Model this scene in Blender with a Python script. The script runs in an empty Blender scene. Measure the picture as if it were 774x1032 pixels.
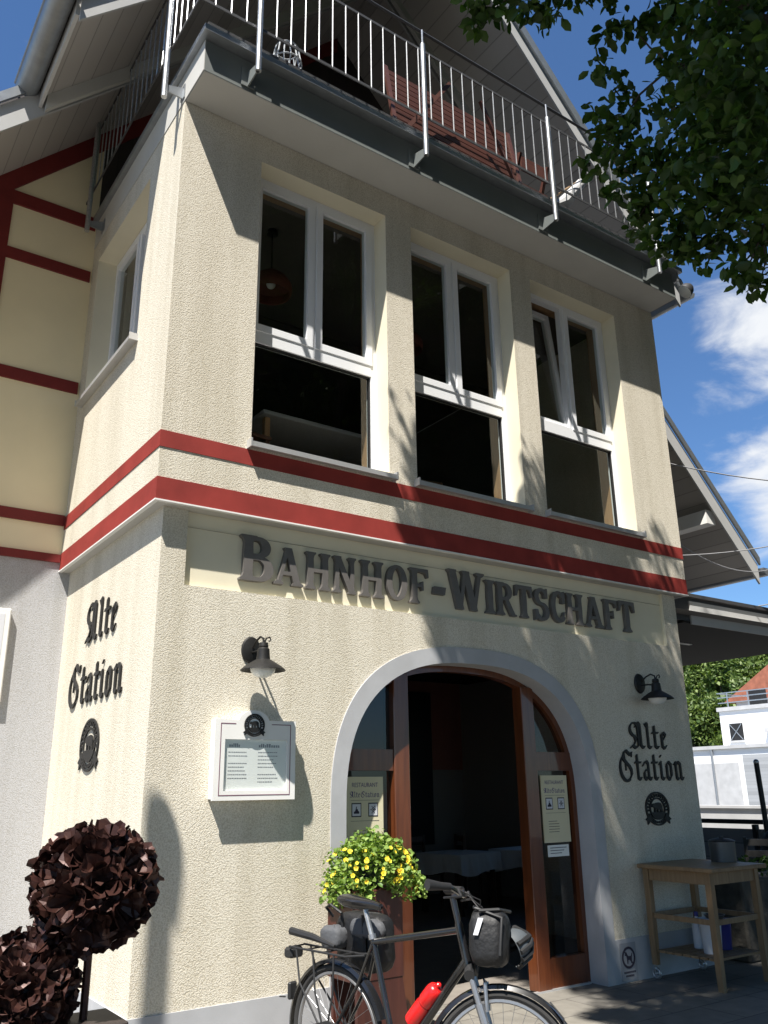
import bpy, math, random
import numpy as np
from mathutils import Vector, Matrix
from mathutils.geometry import tessellate_polygon
random.seed(7); rng = np.random.default_rng(11)
S = bpy.context.scene; COL = S.collection
PI = math.pi; R = math.radians
ORIG = {}

# ------------------------------------------------------------------ helpers
def tag(o, label=None, cat=None, group=None, kind=None):
    if label: o['label'] = label
    if cat: o['category'] = cat
    if group: o['group'] = group
    if kind: o['kind'] = kind
    return o

def thing(name, label, cat, loc=(0, 0, 0), rz=0, group=None):
    o = bpy.data.objects.new(name, None); COL.objects.link(o)
    o.empty_display_size = .1
    o.location = loc; o.rotation_euler = (0, 0, rz)
    ORIG[o] = Vector(loc)
    return tag(o, label, cat, group)

class MB:
    """collects vertices and faces, then links them as ONE mesh object"""
    def __init__(s): s.v = []; s.f = []
    def add(s, vs, fs):
        n = len(s.v); s.v += [tuple(p) for p in vs]; s.f += [tuple(i + n for i in f) for f in fs]; return s
    def quad(s, a, b, c, d): return s.add([a, b, c, d], [(0, 1, 2, 3)])
    def box(s, x0, x1, y0, y1, z0, z1):
        if x0 > x1: x0, x1 = x1, x0
        if y0 > y1: y0, y1 = y1, y0
        if z0 > z1: z0, z1 = z1, z0
        return s.add([(x0,y0,z0),(x1,y0,z0),(x1,y1,z0),(x0,y1,z0),(x0,y0,z1),(x1,y0,z1),(x1,y1,z1),(x0,y1,z1)],
                     [(0,3,2,1),(4,5,6,7),(0,1,5,4),(1,2,6,5),(2,3,7,6),(3,0,4,7)])
    def rbox(s, x0, x1, y0, y1, z0, z1, b):
        """box with chamfered edges along every side"""
        xs, ys, zs = (x0, x1), (y0, y1), (z0, z1)
        idx = {}; vs = []
        for i in (0, 1):
            for j in (0, 1):
                for k in (0, 1):
                    sx, sy, sz = (1, -1)[i], (1, -1)[j], (1, -1)[k]
                    for a in range(3):
                        p = [xs[i] + sx*b, ys[j] + sy*b, zs[k] + sz*b]
                        p[a] = (xs[i], ys[j], zs[k])[a]
                        idx[i, j, k, a] = len(vs); vs.append(tuple(p))
        fs = []
        for a in range(3):
            o1, o2 = [(1, 2), (0, 2), (0, 1)][a]
            for e in (0, 1):
                q = []
                for (m, n) in ((0, 0), (1, 0), (1, 1), (0, 1)):
                    c = [0, 0, 0]; c[a] = e; c[o1] = m; c[o2] = n
                    q.append(idx[c[0], c[1], c[2], a])
                fs.append(tuple(q))
            for m in (0, 1):
                for n in (0, 1):
                    c0 = [0, 0, 0]; c1 = [1, 1, 1]
                    c0[o1] = c1[o1] = m; c0[o2] = c1[o2] = n; c0[a] = 0; c1[a] = 1
                    fs.append((idx[c0[0], c0[1], c0[2], o1], idx[c1[0], c1[1], c1[2], o1], idx[c1[0], c1[1], c1[2], o2], idx[c0[0], c0[1], c0[2], o2]))
        for i in (0, 1):
            for j in (0, 1):
                for k in (0, 1): fs.append((idx[i, j, k, 0], idx[i, j, k, 1], idx[i, j, k, 2]))
        return s.add(vs, fs)
    def prism(s, poly, ax, a0, a1):
        """closed 2D polygon pushed along axis ax ('x': (y,z), 'y': (x,z), 'z': (x,y))"""
        def P(p, t):
            if ax == 'x': return (t, p[0], p[1])
            if ax == 'y': return (p[0], t, p[1])
            return (p[0], p[1], t)
        n = len(poly)
        vs = [P(p, a0) for p in poly] + [P(p, a1) for p in poly]
        fs = [tuple(range(n))[::-1], tuple(range(n, 2*n))] + [(i, (i+1) % n, n + (i+1) % n, n + i) for i in range(n)]
        return s.add(vs, fs)
    def tube(s, pts, r, seg=8, cap=True):
        pts = [Vector(p) for p in pts]; n = len(pts)
        rs = r if isinstance(r, (list, tuple)) else [r]*n
        t0 = (pts[1] - pts[0]).normalized()
        up = Vector((0, 0, 1)) if abs(t0.z) < .9 else Vector((1, 0, 0))
        u = t0.cross(up).normalized()
        vs = []
        for i, p in enumerate(pts):
            t = (pts[min(i+1, n-1)] - pts[max(i-1, 0)]).normalized()
            u = (u - t*u.dot(t)).normalized(); w = t.cross(u)
            for k in range(seg):
                a = 2*PI*k/seg; vs.append(p + (u*math.cos(a) + w*math.sin(a))*rs[i])
        fs = [(i*seg+k, i*seg+(k+1) % seg, (i+1)*seg+(k+1) % seg, (i+1)*seg+k) for i in range(n-1) for k in range(seg)]
        if cap: fs += [tuple(range(seg))[::-1], tuple(range((n-1)*seg, n*seg))]
        return s.add(vs, fs)
    def cyl(s, a, b, r, r2=None, seg=16): return s.tube([a, b], [r, r if r2 is None else r2], seg)
    def lathe(s, prof, c=(0, 0, 0), seg=24, M=None):
        """profile (r,z) turned round the vertical through c; M an optional matrix"""
        vs = []
        for (r, z) in prof:
            for k in range(seg):
                a = 2*PI*k/seg; p = Vector((r*math.cos(a), r*math.sin(a), z))
                if M is not None: p = M @ p
                vs.append(p + Vector(c))
        n = len(prof)
        fs = [(i*seg+k, i*seg+(k+1) % seg, (i+1)*seg+(k+1) % seg, (i+1)*seg+k) for i in range(n-1) for k in range(seg)]
        return s.add(vs, fs)
    def torus(s, c, Rr, r, ax=(0, 1, 0), seg=40, ms=8, a0=0, a1=2*PI):
        ax = Vector(ax).normalized(); u = ax.orthogonal().normalized()
        if abs(ax.y) > .99: u = Vector((1, 0, 0))
        w = ax.cross(u); full = abs(a1-a0-2*PI) < 1e-6
        n = seg if full else seg+1; vs = []
        for i in range(n):
            a = a0 + (a1-a0)*i/seg; d = u*math.cos(a) + w*math.sin(a)
            for k in range(ms):
                b = 2*PI*k/ms; vs.append(Vector(c) + d*(Rr + r*math.cos(b)) + ax*(r*math.sin(b)))
        fs = [(i*ms+k, i*ms+(k+1) % ms, ((i+1) % n)*ms+(k+1) % ms, ((i+1) % n)*ms+k) for i in range(seg) for k in range(ms)]
        return s.add(vs, fs)
    def sphere(s, c, r, seg=16, rings=10, sq=(1, 1, 1)):
        vs = []; fs = []
        for i in range(rings+1):
            t = PI*i/rings
            for k in range(seg):
                a = 2*PI*k/seg
                vs.append((c[0]+r*sq[0]*math.sin(t)*math.cos(a), c[1]+r*sq[1]*math.sin(t)*math.sin(a), c[2]+r*sq[2]*math.cos(t)))
        for i in range(rings):
            for k in range(seg): fs.append((i*seg+k, (i+1)*seg+k, (i+1)*seg+(k+1) % seg, i*seg+(k+1) % seg))
        return s.add(vs, fs)
    def bar(s, a, b, w, h):
        """rectangular bar from a to b: w sideways, h upwards"""
        a = Vector(a); b = Vector(b); t = (b-a).normalized()
        up = Vector((0, 0, 1)) if abs(t.z) < .95 else Vector((0, 1, 0))
        u = t.cross(up).normalized()*w/2; v = u.cross(t).normalized()*h/2
        vs = [p + q for p in (a, b) for q in (-u-v, u-v, u+v, -u+v)]
        return s.add(vs, [(0,1,2,3),(7,6,5,4),(0,4,5,1),(1,5,6,2),(2,6,7,3),(3,7,4,0)])
    def build(s, name, mat, parent=None, smooth=False, local=False, label=None):
        me = bpy.data.meshes.new(name)
        off = Vector((0, 0, 0)) if (parent is None or local) else ORIG[parent]
        me.from_pydata([tuple(Vector(p) - off) for p in s.v], [], s.f); me.validate(); me.update()
        me.materials.append(mat)
        if smooth:
            me.polygons.foreach_set('use_smooth', [True]*len(me.polygons))
            try: me.set_sharp_from_angle(angle=R(35))
            except Exception: pass
        o = bpy.data.objects.new(name, me); COL.objects.link(o)
        if parent is not None:
            o.parent = parent; ORIG[o] = ORIG[parent]
        else: ORIG[o] = Vector((0, 0, 0))
        if label: o['label'] = label
        return o

def mesh_np(name, verts, faces_n, idx, mat, parent=None):
    """big meshes straight from numpy: verts (N,3), constant face size"""
    me = bpy.data.meshes.new(name); nf = len(idx)//faces_n
    me.vertices.add(len(verts)); me.vertices.foreach_set('co', np.asarray(verts, np.float32).ravel())
    me.loops.add(len(idx)); me.loops.foreach_set('vertex_index', np.asarray(idx, np.int32))
    me.polygons.add(nf); me.polygons.foreach_set('loop_start', np.arange(0, nf*faces_n, faces_n, dtype=np.int32))
    me.update(calc_edges=True); me.validate(); me.materials.append(mat)
    o = bpy.data.objects.new(name, me); COL.objects.link(o)
    if parent is not None: o.parent = parent
    return o

def dup(root, loc, rz=None, label=None, group=None):
    c = root.copy(); COL.objects.link(c); c.location = loc
    if rz is not None: c.rotation_euler = (0, 0, rz)
    if label: c['label'] = label
    if group: c['group'] = group
    for ch in list(root.children):
        d = ch.copy(); COL.objects.link(d); d.parent = c
        for g in list(ch.children):
            e = g.copy(); COL.objects.link(e); e.parent = d
    return c

# ------------------------------------------------------------------ materials
def srgb(*c): return tuple(((x/255)/12.92 if x/255 <= .04045 else ((x/255+.055)/1.055)**2.4) for x in c) + (1,)
def mat(name, col, rough=.6, metal=0, spec=.5, noise=0, nscale=20, bump=0, bscale=200, bdist=.002, coat=0, col2=None):
    m = bpy.data.materials.new(name); m.use_nodes = True
    nt = m.node_tree; N = nt.nodes; L = nt.links; b = N['Principled BSDF']
    c = tuple(col) + ((1,) if len(col) == 3 else ())
    b.inputs['Base Color'].default_value = c; b.inputs['Roughness'].default_value = rough
    b.inputs['Metallic'].default_value = metal; b.inputs['Specular IOR Level'].default_value = spec
    b.inputs['Coat Weight'].default_value = coat
    tc = N.new('ShaderNodeTexCoord')
    if noise or col2:
        t = N.new('ShaderNodeTexNoise'); t.inputs['Scale'].default_value = nscale; t.inputs['Detail'].default_value = 5
        L.new(tc.outputs['Object'], t.inputs['Vector'])
        r = N.new('ShaderNodeValToRGB'); r.color_ramp.elements[0].position = .3; r.color_ramp.elements[1].position = .7
        d = col2 if col2 else tuple(x*(1-noise) for x in c[:3])
        r.color_ramp.elements[0].color = tuple(d[:3]) + (1,); r.color_ramp.elements[1].color = tuple(min(1, x*(1+noise*.6)) for x in c[:3]) + (1,)
        L.new(t.outputs['Fac'], r.inputs['Fac']); L.new(r.outputs['Color'], b.inputs['Base Color'])
    if bump:
        t2 = N.new('ShaderNodeTexNoise'); t2.inputs['Scale'].default_value = bscale; t2.inputs['Detail'].default_value = 3
        L.new(tc.outputs['Object'], t2.inputs['Vector'])
        bp = N.new('ShaderNodeBump'); bp.inputs['Strength'].default_value = bump; bp.inputs['Distance'].default_value = bdist
        L.new(t2.outputs['Fac'], bp.inputs['Height']); L.new(bp.outputs['Normal'], b.inputs['Normal'])
    return m

def roughcast(name, col, grain=1.0):
    """scratched roughcast render: grains of two sizes, faint weather stains"""
    m = bpy.data.materials.new(name); m.use_nodes = True
    nt = m.node_tree; N = nt.nodes; L = nt.links; b = N['Principled BSDF']
    b.inputs['Roughness'].default_value = .9; b.inputs['Specular IOR Level'].default_value = .15
    tc = N.new('ShaderNodeTexCoord')
    rot = N.new('ShaderNodeMapping'); rot.inputs['Rotation'].default_value = (.61, .37, .83); L.new(tc.outputs['Object'], rot.inputs[0])
    v = N.new('ShaderNodeTexVoronoi'); v.inputs['Scale'].default_value = 115; v.inputs['Randomness'].default_value = 1; L.new(rot.outputs[0], v.inputs['Vector'])
    n1 = N.new('ShaderNodeTexNoise'); n1.inputs['Scale'].default_value = 95; n1.inputs['Detail'].default_value = 4; n1.inputs['Roughness'].default_value = .62; L.new(rot.outputs[0], n1.inputs['Vector'])
    n2 = N.new('ShaderNodeTexNoise'); n2.inputs['Scale'].default_value = 1.3; n2.inputs['Detail'].default_value = 6; L.new(tc.outputs['Object'], n2.inputs['Vector'])
    add = N.new('ShaderNodeMath'); add.operation = 'MULTIPLY_ADD'; add.inputs[1].default_value = -1.3
    L.new(v.outputs['Distance'], add.inputs[0]); L.new(n1.outputs['Fac'], add.inputs[2])
    bp = N.new('ShaderNodeBump'); bp.inputs['Strength'].default_value = .32*grain; bp.inputs['Distance'].default_value = .006
    L.new(add.outputs[0], bp.inputs['Height']); L.new(bp.outputs['Normal'], b.inputs['Normal'])
    mx = N.new('ShaderNodeMixRGB'); mx.blend_type = 'MIX'
    mx.inputs[1].default_value = tuple(x*.93 for x in col[:3]) + (1,); mx.inputs[2].default_value = tuple(col[:3]) + (1,)
    L.new(n2.outputs['Fac'], mx.inputs[0])
    m2 = N.new('ShaderNodeMixRGB'); m2.blend_type = 'MULTIPLY'; m2.inputs[0].default_value = .60*grain
    rp = N.new('ShaderNodeValToRGB'); rp.color_ramp.elements[0].position = .05; rp.color_ramp.elements[1].position = .34
    rp.color_ramp.elements[0].color = (.60, .56, .48, 1); rp.color_ramp.elements[1].color = (1, 1, 1, 1)  # gaps between grains darkened in colour, in place of grazing-light shade
    gm = N.new('ShaderNodeMath'); gm.operation = 'MULTIPLY_ADD'; gm.inputs[1].default_value = -.55; L.new(v.outputs['Distance'], gm.inputs[0]); L.new(n1.outputs['Fac'], gm.inputs[2])
    L.new(gm.outputs[0], rp.inputs['Fac']); L.new(mx.outputs[0], m2.inputs[1]); L.new(rp.outputs[0], m2.inputs[2])
    sm = N.new('ShaderNodeMapping'); sm.inputs['Scale'].default_value = (5, 5, .35); L.new(tc.outputs['Object'], sm.inputs[0])
    n3 = N.new('ShaderNodeTexNoise'); n3.inputs['Scale'].default_value = 1; n3.inputs['Detail'].default_value = 6; L.new(sm.outputs[0], n3.inputs['Vector'])
    r3 = N.new('ShaderNodeValToRGB'); r3.color_ramp.elements[0].position = .30; r3.color_ramp.elements[1].position = .55
    r3.color_ramp.elements[0].color = (.84, .83, .80, 1); r3.color_ramp.elements[1].color = (1, 1, 1, 1); L.new(n3.outputs['Fac'], r3.inputs[0])
    m3 = N.new('ShaderNodeMixRGB'); m3.blend_type = 'MULTIPLY'; m3.inputs[0].default_value = .85; L.new(m2.outputs[0], m3.inputs[1]); L.new(r3.outputs[0], m3.inputs[2])
    L.new(m3.outputs[0], b.inputs['Base Color'])
    return m

def boards(name, col, axis=0, pitch=.14, rough=.6, dark=.45):
    """painted tongue-and-groove boards: grooves across one object axis"""
    m = mat(name, col, rough); nt = m.node_tree; N = nt.nodes; L = nt.links; b = N['Principled BSDF']
    tc = N.new('ShaderNodeTexCoord'); sx = N.new('ShaderNodeSeparateXYZ'); L.new(tc.outputs['Object'], sx.inputs[0])
    d = N.new('ShaderNodeMath'); d.operation = 'DIVIDE'; d.inputs[1].default_value = pitch; L.new(sx.outputs[axis], d.inputs[0])
    fl = N.new('ShaderNodeMath'); fl.operation = 'FLOOR'; L.new(d.outputs[0], fl.inputs[0])
    fr = N.new('ShaderNodeMath'); fr.operation = 'FRACT'; L.new(d.outputs[0], fr.inputs[0])
    wn = N.new('ShaderNodeTexWhiteNoise'); wn.noise_dimensions = '1D'; L.new(fl.outputs[0], wn.inputs['W'])
    rp = N.new('ShaderNodeValToRGB'); e = rp.color_ramp.elements
    e[0].position = .0; e[0].color = (dark, dark, dark, 1); e[1].position = .08; e[1].color = (1, 1, 1, 1)
    L.new(fr.outputs[0], rp.inputs[0])
    mr = N.new('ShaderNodeMapRange'); mr.inputs['To Min'].default_value = .82; mr.inputs['To Max'].default_value = 1.05; L.new(wn.outputs['Value'], mr.inputs['Value'])
    m1 = N.new('ShaderNodeMixRGB'); m1.blend_type = 'MULTIPLY'; m1.inputs[0].default_value = 1; m1.inputs[1].default_value = tuple(col[:3]) + (1,)
    L.new(rp.outputs[0], m1.inputs[2])
    m2 = N.new('ShaderNodeVectorMath'); m2.operation = 'SCALE'; L.new(m1.outputs[0], m2.inputs[0]); L.new(mr.outputs[0], m2.inputs['Scale'])
    L.new(m2.outputs[0], b.inputs['Base Color'])
    return m

def wood(name, c1, c2, axis=2, scale=6, rough=.5, coat=0):
    m = mat(name, c1, rough, coat=coat); nt = m.node_tree; N = nt.nodes; L = nt.links; b = N['Principled BSDF']
    tc = N.new('ShaderNodeTexCoord'); mp = N.new('ShaderNodeMapping')
    sc = [scale*6]*3; sc[axis] = scale*.35; mp.inputs['Scale'].default_value = sc
    L.new(tc.outputs['Object'], mp.inputs[0]); n = N.new('ShaderNodeTexNoise'); n.inputs['Scale'].default_value = 1; n.inputs['Detail'].default_value = 6
    n.inputs['Distortion'].default_value = .6
    L.new(mp.outputs[0], n.inputs['Vector']); rp = N.new('ShaderNodeValToRGB')
    rp.color_ramp.elements[0].position = .3; rp.color_ramp.elements[1].position = .7
    rp.color_ramp.elements[0].color = tuple(c1[:3]) + (1,); rp.color_ramp.elements[1].color = tuple(c2[:3]) + (1,)
    L.new(n.outputs['Fac'], rp.inputs[0]); L.new(rp.outputs[0], b.inputs['Base Color'])
    bp = N.new('ShaderNodeBump'); bp.inputs['Strength'].default_value = .2; bp.inputs['Distance'].default_value = .002
    L.new(n.outputs['Fac'], bp.inputs['Height']); L.new(bp.outputs['Normal'], b.inputs['Normal'])
    return m

def glass(name, tint=(.75, .8, .78), refl=1.0):
    m = bpy.data.materials.new(name); m.use_nodes = True; nt = m.node_tree; N = nt.nodes; L = nt.links
    N.remove(N['Principled BSDF']); out = N['Material Output']
    lwt = N.new('ShaderNodeLayerWeight'); lwt.inputs['Blend'].default_value = .5
    pw = N.new('ShaderNodeMath'); pw.operation = 'POWER'; pw.inputs[1].default_value = 5; L.new(lwt.outputs['Facing'], pw.inputs[0])
    fr = N.new('ShaderNodeMath'); fr.operation = 'MULTIPLY_ADD'; fr.inputs[1].default_value = .94; fr.inputs[2].default_value = .06; L.new(pw.outputs[0], fr.inputs[0])
    tc = N.new('ShaderNodeTexCoord'); nz = N.new('ShaderNodeTexNoise'); nz.inputs['Scale'].default_value = 1.6; L.new(tc.outputs['Object'], nz.inputs['Vector'])
    bp = N.new('ShaderNodeBump'); bp.inputs['Strength'].default_value = .03; bp.inputs['Distance'].default_value = .02; L.new(nz.outputs['Fac'], bp.inputs['Height'])
    mu = N.new('ShaderNodeMath'); mu.operation = 'MULTIPLY'; mu.inputs[1].default_value = refl; L.new(fr.outputs[0], mu.inputs[0])
    tr = N.new('ShaderNodeBsdfTransparent'); tr.inputs[0].default_value = tuple(tint) + (1,)
    gl = N.new('ShaderNodeBsdfGlossy'); gl.inputs['Roughness'].default_value = .01; L.new(bp.outputs[0], gl.inputs['Normal'])
    mx = N.new('ShaderNodeMixShader'); L.new(mu.outputs[0], mx.inputs[0]); L.new(tr.outputs[0], mx.inputs[1]); L.new(gl.outputs[0], mx.inputs[2])
    L.new(mx.outputs[0], out.inputs[0]); return m

def leafmat(name, c1, c2, trans=.35, nscale=3.0):
    m = bpy.data.materials.new(name); m.use_nodes = True; nt = m.node_tree; N = nt.nodes; L = nt.links
    b = N['Principled BSDF']; b.inputs['Roughness'].default_value = .5; b.inputs['Specular IOR Level'].default_value = .35
    g = N.new('ShaderNodeNewGeometry'); rp = N.new('ShaderNodeValToRGB')
    rp.color_ramp.elements[0].color = tuple(c1) + (1,); rp.color_ramp.elements[1].color = tuple(c2) + (1,)
    L.new(g.outputs['Random Per Island'], rp.inputs[0]); L.new(rp.outputs[0], b.inputs['Base Color'])
    tl = N.new('ShaderNodeBsdfTranslucent')
    sc = N.new('ShaderNodeMixRGB'); sc.blend_type = 'MULTIPLY'; sc.inputs[0].default_value = 1; sc.inputs[2].default_value = (1.2, 1.3, .45, 1)
    L.new(rp.outputs[0], sc.inputs[1]); L.new(sc.outputs[0], tl.inputs[0])
    mx = N.new('ShaderNodeMixShader'); mx.inputs[0].default_value = trans
    L.new(b.outputs[0], mx.inputs[1]); L.new(tl.outputs[0], mx.inputs[2]); L.new(mx.outputs[0], N['Material Output'].inputs[0])
    return m

CREAM = (.75, .70, .595)
M = dict(
    stucco=roughcast('cream_roughcast', CREAM),
    smooth=mat('cream_smooth_render', (.74, .685, .53), .85, noise=.04, nscale=3, bump=.15, bscale=300, spec=.2),
    yellow=mat('yellow_smooth_render', (.82, .72, .49), .85, noise=.05, nscale=2, bump=.15, bscale=300, spec=.2),
    soffit=mat('pale_soffit_paint', (.52, .51, .48), .8, noise=.04, nscale=3, spec=.2),
    greystucco=roughcast('grey_roughcast', (.50, .50, .515), .8),
    grey=mat('grey_masonry_paint', (.41, .415, .43), .75, noise=.08, nscale=6, bump=.15, bscale=120, spec=.3),
    red=mat('red_band_paint', (.27, .035, .028), .7, noise=.20, nscale=4, bump=.2, bscale=220, spec=.3),
    timber=mat('dark_red_timber_paint', (.17, .022, .020), .6, noise=.12, nscale=9, spec=.3),
    white=mat('white_window_plastic', (.80, .81, .83), .35, spec=.5),
    whitepaint=mat('white_paint', (.80, .79, .76), .5, noise=.04, nscale=5),
    alu=mat('aluminium_sill', (.62, .62, .62), .42, metal=.6, noise=.06, nscale=9),
    galv=mat('galvanised_steel', (.56, .57, .58), .38, metal=.85, noise=.22, nscale=60),
    zinc=mat('zinc_gutter', (.34, .36, .38), .45, metal=.7, noise=.12, nscale=10),
    fascia=mat('grey_green_fascia', (.15, .165, .16), .6, noise=.06, nscale=4),
    darkmetal=mat('dark_flashing', (.05, .05, .052), .5, metal=.3),
    darksteel=mat('dull_dark_steel', (.10, .10, .105), .5, metal=.5),
    canopyboard=mat('dark_canopy_board', (.026, .025, .024), .8, spec=.2),
    iron=mat('black_iron', (.022, .021, .02), .5, metal=.4, noise=.2, nscale=40),
    letter=mat('grey_brown_letter_paint', (.13, .12, .112), .45, noise=.1, nscale=20),
    black=mat('black_gloss_paint', (.012, .012, .013), .25, coat=.5),
    blackmatt=mat('black_plastic', (.018, .018, .019), .55),
    rubber=mat('tyre_rubber', (.03, .029, .028), .8, bump=.3, bscale=150),
    greyfab=mat('grey_bag_fabric', (.075, .078, .085), .75, bump=.6, bscale=18, bdist=.012),
    blackfab=mat('black_bag_fabric', (.009, .009, .010), .6, bump=.7, bscale=16, bdist=.015),
    silver=mat('brushed_alloy', (.42, .42, .43), .42, metal=.9),
    redplastic=mat('red_bottle_plastic', (.62, .012, .012), .28, spec=.6),
    rust=mat('rusted_sheet_steel', (.060, .025, .018), .42, metal=.35, noise=.35, nscale=25, bump=.3, bscale=60, col2=(.035, .014, .013)),
    darkbox=mat('dark_steel_planter', (.035, .025, .022), .6, noise=.2, nscale=12),
    doorwood=wood('varnished_door_wood', (.085, .023, .008), (.145, .043, .014), 2, 5, .32, coat=.5),
    redwood=wood('red_brown_planter_wood', (.05, .014, .010), (.085, .025, .016), 2, 5, .45),
    oak=wood('weathered_trolley_wood', (.20, .125, .062), (.29, .19, .10), 2, 5, .55),
    deckwood=wood('red_brown_slat_wood', (.065, .022, .015), (.10, .035, .023), 0, 6, .5),  # wood colour darkened in place of shade on the balcony furniture
    liner=wood('brown_inner_jamb', (.30, .17, .09), (.38, .23, .12), 2, 4, .5),
    soffitboards=boards('grey_beige_soffit_boards', (.48, .45, .42), 0, .16, .65),
    barge=mat('pale_grey_bargeboard', (.46, .46, .455), .55, noise=.05, nscale=5),
    loggia=boards('dark_brown_loggia_boards', (.045, .035, .033), 0, .14, .6),
    tiles=mat('dark_roof_tiles', (.07, .06, .058), .6, noise=.2, nscale=8),
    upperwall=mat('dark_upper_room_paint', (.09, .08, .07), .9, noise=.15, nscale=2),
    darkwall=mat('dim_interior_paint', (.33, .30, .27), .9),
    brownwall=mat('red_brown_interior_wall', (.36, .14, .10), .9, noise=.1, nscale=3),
    intfloor=mat('grey_tile_floor', (.24, .215, .19), .5, noise=.15, nscale=6),
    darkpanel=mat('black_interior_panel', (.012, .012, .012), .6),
    cloth=mat('white_tablecloth', (.75, .74, .71), .9),
    darkwoodm=wood('dark_chair_wood', (.06, .03, .018), (.10, .05, .03), 2, 5, .45),
    glass=glass('window_glass'), doorglass=glass('door_glass', (.45, .46, .45)), caseglass=glass('case_glass', (.95, .96, .96), 1.0),
    frosted=mat('frosted_lamp_glass', (.75, .77, .76), .25, spec=.6),
    paper=mat('cream_notice_paper', (.66, .61, .42), .8, noise=.03, nscale=5),
    menupaper=mat('grey_menu_paper', (.80, .82, .79), .8, noise=.04, nscale=5),
    menugrey=mat('grey_sign_face', (.27, .28, .30), .6), softink=mat('faded_print', (.22, .22, .24), .8),
    ink=mat('dark_print_ink', (.03, .026, .045), .8), inkred=mat('purple_trim_line', (.16, .05, .09), .7), inkblue=mat('violet_print_ink', (.09, .07, .19), .8),
    signwhite=mat('white_sign_face', (.62, .63, .66), .5), signred=mat('red_sign_ring', (.35, .03, .03), .5),
    petal=mat('yellow_petal', (.82, .66, .04), .6, noise=.15, nscale=60), petaldk=mat('pansy_throat', (.30, .10, .01), .6),
    leafy=leafmat('pansy_leaf', (.08, .17, .028), (.30, .40, .10), .3),
    treeleaf=leafmat('tree_leaf', (.020, .048, .010), (.075, .14, .028), .40),
    hillleaf=leafmat('hill_leaf', (.055, .10, .022), (.17, .23, .06), .25),
    bark=mat('tree_bark', (.07, .055, .042), .9, noise=.3, nscale=14, bump=.6, bscale=30, bdist=.02),
    plaster=mat('white_house_render', (.80, .80, .79), .85, noise=.03, nscale=1),
    concrete=mat('pale_concrete', (.46, .46, .46), .85, noise=.12, nscale=2, bump=.2, bscale=40),
    redtile=mat('red_roof_tiles', (.34, .12, .07), .8, noise=.25, nscale=2),
    shutter=boards('grey_roller_shutter', (.36, .37, .38), 2, .22, .5, .6),
    fencewood=boards('grey_fence_boards', (.27, .27, .275), 2, .20, .8, .25),
    bucket=mat('white_plastic_bucket', (.52, .54, .56), .4), bluep=mat('blue_plastic', (.025, .025, .18), .4),
    potmetal=mat('dull_metal_pot', (.11, .11, .11), .4, metal=.7), cable=mat('pale_cable', (.30, .30, .31), .6),
    cushion=mat('dark_terracotta_shade', (.13, .03, .02), .7), helmetgrey=mat('blue_grey_helmet_shell', (.07, .08, .09), .6),
    darkfab=mat('charcoal_outdoor_fabric', (.025, .025, .028), .9, bump=.3, bscale=60),
    lamplens=mat('grey_floodlight_face', (.62, .64, .63), .35), amber=mat('red_reflector', (.35, .01, .01), .25),
)

# ------------------------------------------------------------------ camera
f_px = 853.47; pit, yaw, rol = .3166, .6139, -.0147
CAM = Vector((-1.8881, -5.3982, 1.6))
cp, sp, cyw, syw = math.cos(pit), math.sin(pit), math.cos(yaw), math.sin(yaw)
FWD = Vector((syw*cp, cyw*cp, sp)); r0 = Vector((cyw, -syw, 0)); u0 = r0.cross(FWD)
RGT = r0*math.cos(rol) + u0*math.sin(rol); UPV = -r0*math.sin(rol) + u0*math.cos(rol)
cam = bpy.data.cameras.new('camera'); co = bpy.data.objects.new('camera', cam); COL.objects.link(co)
co.matrix_world = Matrix(((RGT.x, UPV.x, -FWD.x, CAM.x), (RGT.y, UPV.y, -FWD.y, CAM.y), (RGT.z, UPV.z, -FWD.z, CAM.z), (0, 0, 0, 1)))
cam.sensor_fit = 'VERTICAL'; cam.sensor_height = 24; cam.lens = 24*f_px/1032; cam.clip_end = 2000; cam.clip_start = .05
S.camera = co
def along(u, v, d):
    """point seen at photo pixel (u,v), d metres along the optical axis"""
    return CAM + (FWD + RGT*((u-387)/f_px) - UPV*((v-516)/f_px))*d
def seen(p):
    d = Vector(p) - CAM; k = d.dot(FWD)
    if k < .05: return None
    return 387 + f_px*d.dot(RGT)/k, 516 - f_px*d.dot(UPV)/k

# ------------------------------------------------------------------ light, sky
SUND = Vector((.404, .299, -.865)).normalized()
sun = bpy.data.lights.new('sun', 'SUN'); sun.energy = 5.0; sun.angle = R(.53); sun.color = (1, .955, .88)
so = bpy.data.objects.new('sun', sun); COL.objects.link(so); so.rotation_euler = SUND.to_track_quat('-Z', 'Y').to_euler(); so.location = (-8, -8, 18)
W = bpy.data.worlds.new('World'); S.world = W; W.use_nodes = True
N = W.node_tree.nodes; L = W.node_tree.links; bg = N['Background']
sky = N.new('ShaderNodeTexSky'); sky.sky_type = 'NISHITA'; sky.sun_disc = False
sky.sun_elevation = math.asin(.865); sky.sun_rotation = math.atan2(-.404, -.299); sky.air_density = 1.0; sky.dust_density = .3; sky.ozone_density = 1.6
tc = N.new('ShaderNodeTexCoord'); mp = N.new('ShaderNodeMapping'); mp.inputs['Scale'].default_value = (1, 1, 2.2)
L.new(tc.outputs['Generated'], mp.inputs[0])
nz = N.new('ShaderNodeTexNoise'); nz.inputs['Scale'].default_value = 7.5; nz.inputs['Detail'].default_value = 9; nz.inputs['Roughness'].default_value = .56; nz.inputs['Distortion'].default_value = .3
L.new(mp.outputs[0], nz.inputs['Vector'])
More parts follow.
